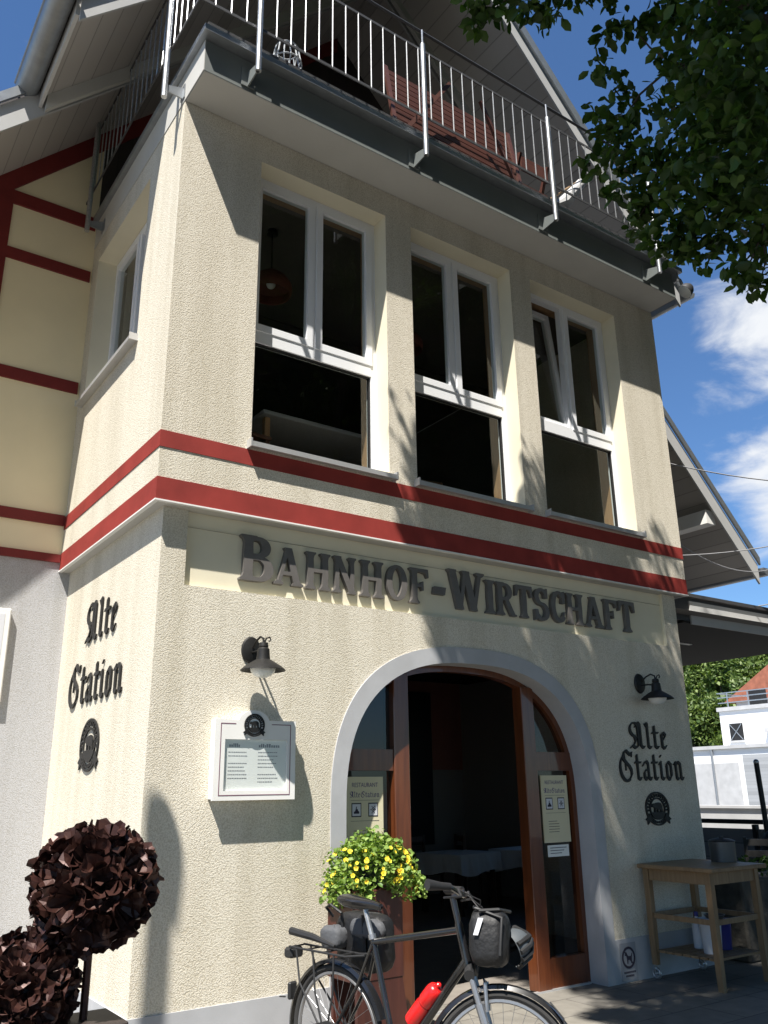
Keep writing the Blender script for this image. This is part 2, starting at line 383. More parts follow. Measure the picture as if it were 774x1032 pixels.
def bank(px, py, rad):
    d = (FWD + RGT*((px-387)/f_px) - UPV*((py-516)/f_px)).normalized()
    v = N.new('ShaderNodeVectorMath'); v.operation = 'DISTANCE'; v.inputs[1].default_value = d; L.new(tc.outputs['Generated'], v.inputs[0])
    m = N.new('ShaderNodeMapRange'); m.interpolation_type = 'SMOOTHSTEP'; m.inputs['From Min'].default_value = rad; m.inputs['From Max'].default_value = 0; m.inputs['To Min'].default_value = 0; m.inputs['To Max'].default_value = 1
    L.new(v.outputs['Value'], m.inputs['Value']); return m.outputs[0]
mx = N.new('ShaderNodeMath'); mx.operation = 'MAXIMUM'; L.new(bank(800, 325, .21), mx.inputs[0]); L.new(bank(790, 505, .15), mx.inputs[1])
ma = N.new('ShaderNodeMath'); ma.operation = 'MULTIPLY_ADD'; ma.inputs[1].default_value = .55; L.new(mx.outputs[0], ma.inputs[0])
n2m = N.new('ShaderNodeMath'); n2m.operation = 'MULTIPLY'; n2m.inputs[1].default_value = 1.5; L.new(nz.outputs['Fac'], n2m.inputs[0]); L.new(n2m.outputs[0], ma.inputs[2])
cr = N.new('ShaderNodeMapRange'); cr.interpolation_type = 'SMOOTHSTEP'; cr.inputs['From Min'].default_value = .98; cr.inputs['From Max'].default_value = 1.42; L.new(ma.outputs[0], cr.inputs['Value'])
cm = N.new('ShaderNodeMixRGB'); cm.inputs[2].default_value = (6.6, 6.8, 7.1, 1); L.new(cr.outputs[0], cm.inputs[0])
tn = N.new('ShaderNodeMixRGB'); tn.blend_type = 'MULTIPLY'; tn.inputs[0].default_value = 1; tn.inputs[2].default_value = (.66, .90, 1.15, 1); L.new(sky.outputs[0], tn.inputs[1]); L.new(tn.outputs[0], cm.inputs[1])
L.new(cm.outputs[0], bg.inputs[0]); bg.inputs[1].default_value = .068
S.view_settings.view_transform = 'Standard'; S.view_settings.look = 'None'; S.view_settings.gamma = 1; S.view_settings.exposure = 1.02
S.cycles.max_bounces = 8; S.cycles.transparent_max_bounces = 16

# ------------------------------------------------------------------ ground
def ground_mat():
    m = mat('paving_slabs', (.36, .33, .29), .85); nt = m.node_tree; N = nt.nodes; L = nt.links; b = N['Principled BSDF']
    tc = N.new('ShaderNodeTexCoord'); br = N.new('ShaderNodeTexBrick'); br.inputs['Scale'].default_value = 1
    br.inputs['Brick Width'].default_value = .6; br.inputs['Row Height'].default_value = .4; br.inputs['Mortar Size'].default_value = .006
    br.inputs['Color1'].default_value = (.215, .20, .17, 1); br.inputs['Color2'].default_value = (.175, .163, .143, 1); br.inputs['Mortar'].default_value = (.10, .09, .08, 1)
    L.new(tc.outputs['Object'], br.inputs['Vector'])
    n = N.new('ShaderNodeTexNoise'); n.inputs['Scale'].default_value = 7; n.inputs['Detail'].default_value = 8; L.new(tc.outputs['Object'], n.inputs['Vector'])
    mr = N.new('ShaderNodeMapRange'); mr.inputs['To Min'].default_value = .6; mr.inputs['To Max'].default_value = 1.3; L.new(n.outputs['Fac'], mr.inputs['Value'])
    sc = N.new('ShaderNodeVectorMath'); sc.operation = 'SCALE'; L.new(br.outputs['Color'], sc.inputs[0]); L.new(mr.outputs[0], sc.inputs['Scale']); L.new(sc.outputs[0], b.inputs['Base Color'])
    bp = N.new('ShaderNodeBump'); bp.inputs['Strength'].default_value = .4; bp.inputs['Distance'].default_value = .006; L.new(br.outputs['Fac'], bp.inputs['Height']); bp.invert = True
    L.new(bp.outputs[0], b.inputs['Normal']); return m
tag(MB().quad((-400, -400, 0), (400, -400, 0), (400, 400, 0), (-400, 400, 0)).build('ground', mat('asphalt_ground', (.19, .18, .16), .9, noise=.3, nscale=.4)), kind='structure')
tag(MB().quad((-9, -5.6, .004), (14, -5.6, .004), (14, .45, .004), (-9, .45, .004)).build('pavement', ground_mat()), kind='structure')

# ------------------------------------------------------------------ the station building
Wd, D, E0 = 5.854, 2.41, .09
B0, BT1, BB1, BT2, BB2, ZT = 0, 4.041, 3.916, 3.690, 3.520, 6.951
XR = 5.75            # right corner of the lower storey
bld = thing('station_building', 'cream station inn with red bands, arched entrance and balcony under a wide gable', 'building', (0, 0, 0))

def wall_grid(mb, x0, x1, z0, z1, holes, put, t):
    """front and back faces of a wall with rectangular holes and their reveals; put(x, depth, z) gives 3D"""
    xs = sorted({x0, x1, *[h[0] for h in holes], *[h[1] for h in holes]}); zs = sorted({z0, z1, *[h[2] for h in holes], *[h[3] for h in holes]})
    inh = lambda x, z: any(h[0] < x < h[1] and h[2] < z < h[3] for h in holes)
    for i in range(len(xs)-1):
        for k in range(len(zs)-1):
            if inh((xs[i]+xs[i+1])/2, (zs[k]+zs[k+1])/2): continue
            for d in (0, t): mb.quad(put(xs[i], d, zs[k]), put(xs[i+1], d, zs[k]), put(xs[i+1], d, zs[k+1]), put(xs[i], d, zs[k+1]))

WINS = [(.700, 1.980), (2.271, 3.543), (3.831, 5.150)]
WB, WT = 4.098, 6.680
LW = (.74, 2.2, 5.13, 6.70)          # window in the left return wall: y0, y1, z0, z1
TH = .36
uw = MB()
wall_grid(uw, 0, Wd, BB2, ZT, [(a, b, WB, WT) for a, b in WINS], lambda x, d, z: (x, d, z), TH)
wall_grid(uw, 0, D, BB2, ZT, [(LW[0], LW[1], LW[2], LW[3])], lambda y, d, z: (d, y, z), TH)
wall_grid(uw, 0, D, BB2, ZT, [], lambda y, d, z: (Wd-d, y, z), TH)
uw.build('upper_wall', M['stucco'], bld)
MB().box(.004, Wd-.004, .004, D, BB2-.004, BB2+.05).build('overhang_soffit', M['soffit'], bld)
# red bands wrap round left, front and right
def band(z0, z1, name='red_band'):
    p = .006
    mb = MB()
    mb.box(-p, Wd+p, -p, .02, z0, z1); mb.box(-p, .02, .02, D, z0, z1); mb.box(Wd-.02, Wd+p, .02, D, z0, z1)
    mb.build(name, M['red'], bld)
band(BB1, BT1); band(BB2+.0055, BT2)
dr = MB(); dr.box(-.012, Wd+.012, -.012, .02, BB2-.006, BB2+.005); dr.box(-.012, .02, .02, D, BB2-.006, BB2+.005); dr.box(Wd-.02, Wd+.012, .02, D, BB2-.006, BB2+.005)
dr.build('drip_edge', M['whitepaint'], bld)

# lower storey with the arched opening
ACX, AA, ASP, ATOP = 2.90, 1.30, 1.45, 2.60
def arch_pts(grow=0., n=48):
    a, h = AA+grow, ATOP-ASP+grow; pts = []
    for i in range(n+1):
        t = PI - PI*i/n; c, s_ = math.cos(t), math.sin(t)
        pts.append((ACX + a*math.copysign(abs(c)**(2/2.55), c), ASP + h*abs(s_)**(2/2.55)))
    return pts
SL, SR, SB = .275, 5.540, 2.970       # recessed sign panel
ZL = BB2
AP = arch_pts(.1)
lw = MB()
yF = E0
def q(x0, x1, z0, z1): lw.quad((x0, yF, z0), (x1, yF, z0), (x1, yF, z1), (x0, yF, z1))
q(E0, SL, SB, ZL); q(SR, XR, SB, ZL)
q(E0, AP[0][0], 0, SB); q(AP[-1][0], XR, 0, SB)
for (a, b) in zip(AP[:-1], AP[1:]):
    lw.quad((a[0], yF, a[1]), (b[0], yF, b[1]), (b[0], yF, SB), (a[0], yF, SB))
lw.quad((E0, E0, 0), (E0, D, 0), (E0, D, ZL), (E0, E0, ZL)); lw.quad((XR, E0, 0), (XR, D, 0), (XR, D, ZL), (XR, E0, ZL))
lw.build('lower_wall', M['stucco'], bld)
RD = .04
sg = MB(); sg.quad((SL, yF+RD, SB), (SR, yF+RD, SB), (SR, yF+RD, ZL), (SL, yF+RD, ZL))
sg.quad((SL, yF, SB), (SL, yF+RD, SB), (SL, yF+RD, ZL), (SL, yF, ZL)); sg.quad((SR, yF, SB), (SR, yF+RD, SB), (SR, yF+RD, ZL), (SR, yF, ZL))
sg.quad((SL, yF, SB), (SR, yF, SB), (SR, yF+RD, SB), (SL, yF+RD, SB))
sg.build('sign_recess', M['smooth'], bld)
# arch surround: flat grey ring, then the reveal
IN, OUT = arch_pts(0), arch_pts(.13)
ar = MB(); yS = yF-.012; yB = yF+.20
def leg(p): return [(p[0][0], 0)] + p + [(p[-1][0], 0)]
I2, O2 = leg(IN), leg(OUT)
for i in range(len(I2)-1):
    a, b, c, d = I2[i], I2[i+1], O2[i+1], O2[i]
    ar.quad((a[0], yS, a[1]), (b[0], yS, b[1]), (c[0], yS, c[1]), (d[0], yS, d[1]))
    ar.quad((a[0], yS, a[1]), (b[0], yS, b[1]), (b[0], yB, b[1]), (a[0], yB, a[1]))
    ar.quad((d[0], yS, d[1]), (c[0], yS, c[1]), (c[0], yF, c[1]), (d[0], yF, d[1]))
ar.build('arch_surround', M['grey'], bld)
pl = MB(); PZ = .341
pl.box(E0-.012, OUT[0][0]-.002, yF-.010, yF+.01, 0, PZ); MB().box(OUT[-1][0]+.002, XR+.012, yF-.010, yF+.01, 0, PZ).build('plinth', M['grey'], bld)
pl.box(E0-.012, E0+.01, yF+.01, D, 0, PZ)
pl.build('plinth', M['grey'], bld)

# windows
def sash(mb, x0, x1, z0, z1, y0, y1, w):
    mb.box(x0, x0+w, y0, y1, z0, z1); mb.box(x1-w, x1, y0, y1, z0, z1)
    mb.box(x0+w, x1-w, y0, y1, z0, z0+w); mb.box(x0+w, x1-w, y0, y1, z1-w, z1)
YW = .185
for wi, (a, b) in enumerate(WINS):
    fr = MB(); fw = .055; zt0, zt1 = 5.075, 5.195; xm = (a+b)/2
    fr.box(a, a+fw, YW, YW+.07, WB, WT); fr.box(b-fw, b, YW, YW+.07, WB, WT)
    fr.box(a+fw, b-fw, YW, YW+.07, WT-fw, WT); fr.box(a+fw, b-fw, YW, YW+.07, WB, WB+.045)
    fr.box(a+fw, b-fw, YW-.004, YW+.07, zt0, zt1); fr.box(xm-.032, xm+.032, YW, YW+.07, zt1, WT-fw)
    w = fr.build('window', M['white'], bld)
    rv = MB()
    rv.quad((a, 0, WB), (a, YW, WB), (a, YW, WT), (a, 0, WT)); rv.quad((b, 0, WB), (b, YW, WB), (b, YW, WT), (b, 0, WT)); rv.quad((a, 0, WT), (b, 0, WT), (b, YW, WT), (a, YW, WT))
    rv.build('reveal', M['smooth'], w)
    ji = MB(); jy0, jy1 = YW+.07, TH+.06
    for x in (a, b): ji.quad((x, jy0, WB), (x, jy1, WB), (x, jy1, WT), (x, jy0, WT))
    ji.quad((a, jy0, WB), (b, jy0, WB), (b, jy1, WB), (a, jy1, WB)); ji.quad((a, jy0, WT), (b, jy0, WT), (b, jy1, WT), (a, jy1, WT))
    ji.build('inner_jamb', M['liner'], w)
    for (x0, x1) in ((a+fw-.012, xm-.012), (xm+.012, b-fw+.012)):
        s_ = MB(); z0, z1 = zt1-.014, WT-fw+.014; sash(s_, x0, x1, z0, z1, -.05, .016, .062)
        g_ = MB(); g_.quad((x0+.05, -.02, z0+.05), (x1-.05, -.02, z0+.05), (x1-.05, -.02, z1-.05), (x0+.05, -.02, z1-.05))
        tilt = wi == 2 and x0 < xm-.1
        ang = R(6.5) if tilt else 0
        for mb in (s_, g_):
            nv = []
            for (x, y, z) in mb.v:
                dz, dy = z-z0, y
                nv.append((x, YW-.012+.05 + dy*math.cos(ang) + dz*math.sin(ang) + (.035 if tilt else 0), z0 + dz*math.cos(ang) - dy*math.sin(ang)))
            mb.v = nv
        s_.build('sash', M['white'], w, label='tilted open casement' if tilt else None)
        g_.build('pane', M['glass'], w)
    g2 = MB(); g2.quad((a+fw-.01, YW+.03, WB+.03), (b-fw+.01, YW+.03, WB+.03), (b-fw+.01, YW+.03, zt0+.01), (a+fw-.01, YW+.03, zt0+.01)); g2.build('pane', M['glass'], w)
    gk = MB(); sash(gk, a+fw, b-fw, WB+.045, zt0, YW+.012, YW+.045, .012); gk.build('gasket', M['blackmatt'], w)
    sl = MB(); sl.prism([(-.075, WB-.052), (-.075, WB-.012), (YW, WB+.012), (YW, WB-.02), (-.065, WB-.042)], 'x', a-.03, b+.03)
    for x in (a-.036, b+.024): sl.box(x, x+.012, -.078, .0, WB-.055, WB+.012)
    sl.build('sill', M['alu'], w)
# left window
y0, y1, z0, z1 = LW; X0 = .185
fr = MB(); fw = .06
for (ya, yb, za, zb) in ((y0, y0+fw, z0, z1), (y1-fw, y1, z0, z1), (y0+fw, y1-fw, z0, z0+fw), (y0+fw, y1-fw, z1-fw, z1)): fr.box(X0, X0+.07, ya, yb, za, zb)
ym = (y0+y1)/2; fr.box(X0, X0+.07, ym-.03, ym+.03, z0+fw, z1-fw)
w = fr.build('window', M['white'], bld)
for (ya, yb) in ((y0+fw-.012, ym-.012), (ym+.012, y1-fw+.012)):
    za, zb = z0+fw-.012, z1-fw+.012; s_ = MB()
    for (c, d, e, f) in ((ya, ya+.06, za, zb), (yb-.06, yb, za, zb), (ya+.06, yb-.06, za, za+.06), (ya+.06, yb-.06, zb-.06, zb)): s_.box(X0-.012, X0+.05, c, d, e, f)
    s_.build('sash', M['white'], w)
    MB().quad((X0+.02, ya+.05, za+.05), (X0+.02, yb-.05, za+.05), (X0+.02, yb-.05, zb-.05), (X0+.02, ya+.05, zb-.05)).build('pane', M['glass'], w)
rv = MB()
for y in (y0, y1): rv.quad((0, y, z0), (X0, y, z0), (X0, y, z1), (0, y, z1))
rv.quad((0, y0, z1), (0, y1, z1), (X0, y1, z1), (X0, y0, z1)); rv.build('reveal', M['smooth'], w)
sl = MB(); sl.prism([(-.07, z0-.045), (-.07, z0-.01), (X0, z0+.012), (X0, z0-.02)], 'y', y0-.03, y1+.03)
for y in (y0-.036, y1+.024): sl.box(-.073, 0, y, y+.012, z0-.048, z0+.012)
sl.build('sill', M['alu'], w)

# balcony
SY = -.375
MB().box(-.0, Wd-.03, SY, -.001, ZT, ZT+.30).build('balcony_slab', M['fascia'], bld)
MB().box(.003, Wd-.033, SY+.003, -.004, ZT-.006, ZT-.001).build('balcony_soffit', M['soffit'], bld)
MB().box(-.006, .0, SY, D, ZT+.002, ZT+.30).build('balcony_side_board', M['soffit'], bld)
fl = MB(); zf = ZT+.305
fl.box(-.05, Wd+.02, SY-.095, D, zf, zf+.055); fl.build('balcony_flashing', M['zinc'], bld)
MB().box(.0, Wd-.02, SY-.03, D, zf+.056, zf+.16).build('balcony_deck', M['darkmetal'], bld)
# railing: front and left and right returns
YR = -.53; XLr = -.13; XRr = Wd+.10; ZLOW, ZMID, ZTOP = 7.46, 8.235, 8.46
rl = MB()
rl.tube([(XLr, D, ZTOP), (XLr, YR, ZTOP), (XRr, YR, ZTOP), (XRr, D, ZTOP)], .015, 8)
rail = rl.build('railing', M['darksteel'], bld)
for z in (ZLOW, ZMID):
    mb = MB(); mb.box(XLr, XRr, YR-.005, YR+.005, z-.013, z+.013)
    mb.box(XLr-.005, XLr+.005, YR+.006, D, z-.013, z+.013); mb.box(XRr-.005, XRr+.005, YR+.006, D, z-.013, z+.013); mb.build('rail', M['darksteel'], rail)
posts = [(.37, YR), (2.04, YR), (3.68, YR), (5.30, YR)]
for (x, y) in posts:
    mb = MB(); yy = y-.035
    mb.cyl((x, yy, 6.99), (x, yy, ZMID+.03), .024, seg=12); mb.cyl((x, yy, ZMID+.03), (x, yy, ZTOP-.02), .009, seg=8)
    mb.build('post', M['galv'], rail, True)
    br = MB(); br.prism([(-.02, 6.99), (-.02, 7.17), (.0, 7.17), (.0, 6.99)], 'x', x-.012, x+.012)
    br.v = [(p[0], p[1]+yy+.02, p[2]) for p in br.v]
    br.prism([(yy+.02, 7.00), (SY-.001, 6.985), (SY-.001, 7.13), (yy+.02, 7.08)], 'x', x-.006, x+.006)
    br.box(x-.06, x+.06, SY-.012, SY-.001, 6.98, 7.16); br.build('bracket', M['fascia'], rail)
for y in (.04, 2.12):
    x = XLr-.035; mb = MB(); mb.cyl((x, y, 6.93), (x, y, ZMID+.03), .024, seg=12); mb.cyl((x, y, ZMID+.03), (x, y, ZTOP-.02), .009, seg=8); mb.build('post', M['galv'], rail, True)
    br = MB(); br.prism([(-.007, 6.99), (x+.02, 7.0), (x+.02, 7.06), (-.007, 7.10)], 'y', y-.006, y+.006); br.box(-.016, -.007, y-.04, y+.04, 6.985, 7.12); br.build('bracket', M['zinc'], rail)
bal = MB(); bal.cyl((0, 0, ZLOW+.0), (0, 0, ZMID-.0), .0062, seg=6)
b0 = bal.build('baluster', M['galv'], rail, True, local=True)
spots = []
k = 0
x = XLr+.13
while x < XRr-.05:
    if min(abs(x-p[0]) for p in posts) > .03: spots.append((x, YR))
    x += .134
y = YR+.13
while y < D-.05: spots.append((XLr, y)); y += .134
for i, (x, y) in enumerate(spots):
    o = b0 if i == 0 else b0.copy()
    if i: COL.objects.link(o); o.parent = rail
    o.location = (x, y, 0)

# gable wall behind, roof
SL_, ZA = 1.058, 8.44
AX = Wd/2
def zu(x): return ZA + SL_*(AX - abs(x-AX))     # underside of the roof
gw = MB()
XL2, XR2 = -3.35, 8.0
def gq(x0, x1, z0, z1a, z1b): gw.quad((x0, D, z0), (x1, D, z0), (x1, D, z1b), (x0, D, z1a))
GZ = 3.60
gq(XL2, 0, GZ, zu(XL2), zu(0))
gw.build('gable_wall', M['yellow'], bld); gw = MB(); gq(Wd, XR2, GZ, zu(Wd), zu(XR2)); gw.build('gable_wall', M['yellow'], bld)
mb = MB(); mb.add([(0, D, GZ+3.2), (Wd, D, GZ+3.2), (Wd, D, zu(Wd)), (AX, D, zu(AX)), (0, D, zu(0))], [(0, 1, 2, 3, 4)]); mb.build('loggia_wall', M['loggia'], bld)
mb = MB(); mb.quad((XL2, D, 0), (E0, D, 0), (E0, D, GZ), (XL2, D, GZ))
mb.quad((XL2, D, 0), (XL2, 10, 0), (XL2, 10, zu(XL2)), (XL2, D, zu(XL2)))
mb.build('lower_main_wall', M['greystucco'], bld); mb = MB(); mb.quad((XR, D, 0), (XR2, D, 0), (XR2, D, GZ), (XR, D, GZ)); wall_grid(mb, D, 10, 0, zu(XR2), [(2.75, 4.75, .8, 2.7)], lambda y, d, z: (XR2-d, y, z), .02)
sw = MB(); sw.box(XR2-.06, XR2-.021, 2.75, 2.81, .8, 2.7); sw.box(XR2-.06, XR2-.021, 4.69, 4.75, .8, 2.7); sw.box(XR2-.06, XR2-.021, 2.81, 4.69, .8, .86); sw.box(XR2-.06, XR2-.021, 2.81, 4.69, 2.64, 2.7); sw.box(XR2-.06, XR2-.021, 3.72, 3.78, .86, 2.64); sw = sw.build('hall_light_window', M['white'], bld)  # unseen window added to bring daylight into the hall
MB().quad((XR2-.04, 2.8, .85), (XR2-.04, 4.7, .85), (XR2-.04, 4.7, 2.65), (XR2-.04, 2.8, 2.65)).build('pane', M['glass'], sw)
mb.build('lower_main_wall', M['greystucco'], bld)
# dark red timbers on the gable wall
def tb(x0, x1, z0, z1, name='timber_beam'):
    MB().box(x0, x1, D-.022, D-.001, z0, z1).build(name, M['timber'], bld)
tb(-.95, -.02, 7.16, 7.31); tb(-.82, -.02, 6.545, 6.665); tb(-.82, -.02, 5.29, 5.41); tb(XL2, -.82-.13, 5.29, 5.41)
tb(-.02+XL2, -.012, 3.95, 4.05); tb(-.02+XL2, -.012, 3.60, 3.675)
tb(-.95, -.82, 4.05, 7.16, 'timber_post')
mb = MB(); th = .16
mb.prism([(XL2, zu(XL2)-.0), (0, zu(0)), (AX, zu(AX)), (AX, zu(AX)-.24), (0, zu(0)-.24), (XL2, zu(XL2)-.24)], 'y', D-.024, D-.001); mb.build('timber_rafter', M['timber'], bld)
# roof: short forward part and long main part
def slope(mb, xe_l, xe_r, y0, y1, th, lift=0):
    for (xe, sgn) in ((xe_l, -1), (xe_r, 1)):
        mb.prism([(xe, zu(xe)+lift), (AX, zu(AX)+lift), (AX, zu(AX)+lift+th), (xe, zu(xe)+lift+th)], 'y', y0, y1)
YF, YM = .14, 1.33
EL, ER = -.85, 6.70
rf = MB(); slope(rf, EL-.06, ER+.06, YF+.01, YM+.05, .10, .14); slope(rf, -3.75, 9.60, YM+.0501, 10, .10, .14); roof = rf.build('roof', M['tiles'], bld)
sf = MB(); slope(sf, EL, ER, YF+.03, YM, .03, 0.0); slope(sf, -3.70, 9.55, YM+.04, 10, .03, 0.0); sf.build('soffit_boards', M['soffitboards'], roof)
bg_ = MB()
def barge(mb, xl, xr, y0, y1, lo, hi):
    for xe in (xl, xr): mb.prism([(xe, zu(xe)+lo), (AX, zu(AX)+lo), (AX, zu(AX)+hi), (xe, zu(xe)+hi)], 'y', y0, y1)
barge(bg_, EL, ER, YF, YF+.028, -.14, .135); bg_.build('bargeboard', M['barge'], roof)
b2 = MB(); barge(b2, EL-.03, ER+.03, YF-.035, YF-.001, .10, .27); b2.build('verge_trim', M['zinc'], roof)
b3 = MB(); barge(b3, -3.70, 9.55, YM, YM+.028, -.16, .135); b3.build('bargeboard', M['barge'], roof)
b4 = MB(); barge(b4, -3.73, 9.58, YM-.035, YM-.001, .155, .27); b4.build('verge_trim', M['zinc'], roof)
mr_ = MB(); barge(mr_, EL+.02, ER-.02, YM-.09, YM-.0355, -.16, .0); mr_.build('rafter', M['soffit'], roof)
def gutter(x, z, y0, y1, r, out):
    g = MB(); n = 14; prof = []
    for i in range(n+1):
        a = PI + PI*i/n; prof.append((x + r*math.cos(a), z + r*math.sin(a)))
    for i in range(n+1):
        a = 2*PI - PI*i/n; prof.append((x + (r-.006)*math.cos(a), z + (r-.006)*math.sin(a)))
    g.prism(prof, 'y', y0, y1); g.cyl((x + out*r, y0, z), (x + out*r, y1, z), .012, seg=8)
    g.prism([(x + r*math.cos(PI+PI*i/n), z + r*math.sin(PI+PI*i/n)) for i in range(n+1)], 'y', y0-.004, y0-.001)
    for yy in np.arange(y0+.3, y1, .6): g.torus((x, yy, z), r+.004, .006, (0, 1, 0), 16, 6, PI, 2*PI)
    return g.build('gutter', M['zinc'], roof, True)
gutter(EL-.14, zu(EL)+.10, YF-.06, YM+.02, .10, -1); gutter(ER+.14, zu(ER)+.10, YF-.06, YM+.02, .10, 1)
gutter(-3.84, zu(-3.7)+.10, YM-.06, 10, .10, -1); gutter(9.69, zu(9.55)+.08, YM-.06, 10, .11, 1)
for (xe, xo) in ((EL, -.03), (ER, .03)): MB().box(xe, xe+xo, YF+.03, YM, zu(xe)-.07, zu(xe)+.135).build('eaves_board', M['barge'], roof)
mb = MB(); mb.box(8.55, 8.75, YM+.07, D, zu(8.75)-.22, zu(8.75)-.02); mb.build('purlin_end', M['whitepaint'], roof)
mb = MB(); 
for x in (-1.7, -2.4): mb.bar((x, YM+.07, zu(x)-.07), (x, D, zu(x)-.07), .12, .14)
mb.build('purlin', M['whitepaint'], roof)

# interiors
ri = MB(); y1 = 6.3
ri.quad((.46, TH+.05, 4.02), (5.4, TH+.05, 4.02), (5.4, y1, 4.02), (.46, y1, 4.02)); ri.build('upper_floor', M['intfloor'], bld)
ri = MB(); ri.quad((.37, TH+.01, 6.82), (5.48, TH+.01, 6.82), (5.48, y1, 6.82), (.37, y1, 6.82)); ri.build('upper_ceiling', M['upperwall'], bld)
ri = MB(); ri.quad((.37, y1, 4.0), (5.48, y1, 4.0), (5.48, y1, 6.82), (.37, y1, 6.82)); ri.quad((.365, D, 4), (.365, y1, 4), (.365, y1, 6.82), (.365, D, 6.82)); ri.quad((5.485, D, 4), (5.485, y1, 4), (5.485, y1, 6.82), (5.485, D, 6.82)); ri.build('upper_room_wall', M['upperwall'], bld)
gy = 6.2
ri = MB(); ri.quad((.2, .452, .006), (7.85, .452, .006), (7.85, gy, .006), (.2, gy, .006)); ri.build('hall_floor', M['intfloor'], bld)
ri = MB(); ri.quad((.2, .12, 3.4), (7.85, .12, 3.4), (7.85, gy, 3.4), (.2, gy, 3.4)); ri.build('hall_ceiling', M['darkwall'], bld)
ri = MB(); ri.quad((.2, gy, 0), (7.85, gy, 0), (7.85, gy, 1.9), (.2, gy, 1.9)); wall_grid(ri, D, gy, 0, 3.4, [(2.75, 4.75, .8, 2.7)], lambda y, d, z: (7.85+d, y, z), .12); ri.quad((.2, .3, 0), (.2, gy, 0), (.2, gy, 3.4), (.2, .3, 3.4)); ri.build('hall_wall', M['darkwall'], bld)  # opening in the side wall added for the same daylight
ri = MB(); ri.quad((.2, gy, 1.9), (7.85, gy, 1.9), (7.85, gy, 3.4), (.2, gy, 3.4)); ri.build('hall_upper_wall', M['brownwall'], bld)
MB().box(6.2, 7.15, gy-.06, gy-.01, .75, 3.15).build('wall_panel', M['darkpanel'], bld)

# entrance door frame
DY = .30
pz = lambda x: ASP + (ATOP-ASP)*max(0, 1-abs((x-ACX)/AA)**2.55)**(1/2.55)
def post(x0, x1, ztop, y0=DY-.05, y1=DY+.07):
    mb = MB(); mb.box(x0, x1, y0, y1, 0, ztop); return mb
rim = MB(); A1 = arch_pts(.02); A2 = arch_pts(-.05)
L1, L2 = leg(A1), leg(A2)
for i in range(len(L1)-1):
    a, b, c, d = L2[i], L2[i+1], L1[i+1], L1[i]
    for y in (DY-.03, DY+.05): rim.quad((a[0], y, a[1]), (b[0], y, b[1]), (c[0], y, c[1]), (d[0], y, d[1]))
    rim.quad((a[0], DY-.03, a[1]), (b[0], DY-.03, b[1]), (b[0], DY+.05, b[1]), (a[0], DY+.05, a[1]))
door = rim.build('entrance_door', M['doorwood'], bld)
for (xa, xb, xt) in ((2.16, 2.31, 2.16), (3.57, 3.72, 3.72)): MB().rbox(xa, xb, DY-.05, DY+.07, .01, pz(xt)+.02, .006).build('door_post', M['doorwood'], door)
for (x0, x1) in ((1.645, 2.158), (3.722, 4.155)):
    mb = MB(); mb.box(x0, x1, DY-.035, DY+.045, 1.74, 1.90); mb.build('crossbar', M['doorwood'], door)
    mb = MB(); mb.box(x0, x1, DY-.035, DY+.045, .01, .24); mb.build('lower_panel', M['doorwood'], door)
    mb = MB(); mb.quad((x0, DY+.01, .23), (x1, DY+.01, .23), (x1, DY+.01, 1.74), (x0, DY+.01, 1.74)); mb.build('pane', M['doorglass'], door)
    xs = np.linspace(x0, x1, 14); mb = MB()
    for a, b in zip(xs[:-1], xs[1:]): mb.quad((a, DY+.01, 1.90), (b, DY+.01, 1.90), (b, DY+.01, max(1.9, pz(b))), (a, DY+.01, max(1.9, pz(a))))
    mb.build('upper_pane', M['doorglass'], door)
MB().box(1.62, 4.18, .245, .275, .004, .018).build('threshold_strip', M['alu'], door)
# side walls of the hall behind the sidelights keep the doorway dark
# canopy on the right
cn = MB(); CX0, CX1, CY0, CY1 = 6.16, 9.22, .30, 6.0
cn.box(CX0, CX1, CY0, CY1, 3.31, 3.33); canopy = cn.build('canopy', M['canopyboard'], bld)
MB().box(CX0+.12, CX1, CY0-.02, CY0-.001, 3.30, 3.56).build('fascia_board', M['barge'], canopy)
MB().box(CX0-.32, CX1+.02, CY0-.05, CY1, 3.60, 3.64).build('roof_edge', M['darksteel'], canopy)
MB().box(CX0-.30, CX1, CY0, CY1, 3.335, 3.599).build('roof_deck', M['darkmetal'], canopy)
mb = MB()
for (x, y) in ((7.3, 1.2), (7.9, 1.9), (8.4, 3.0)): mb.box(x, x+.25, y, y+.05, 3.302, 3.3095)
mb.build('downlight', M['whitepaint'], canopy)

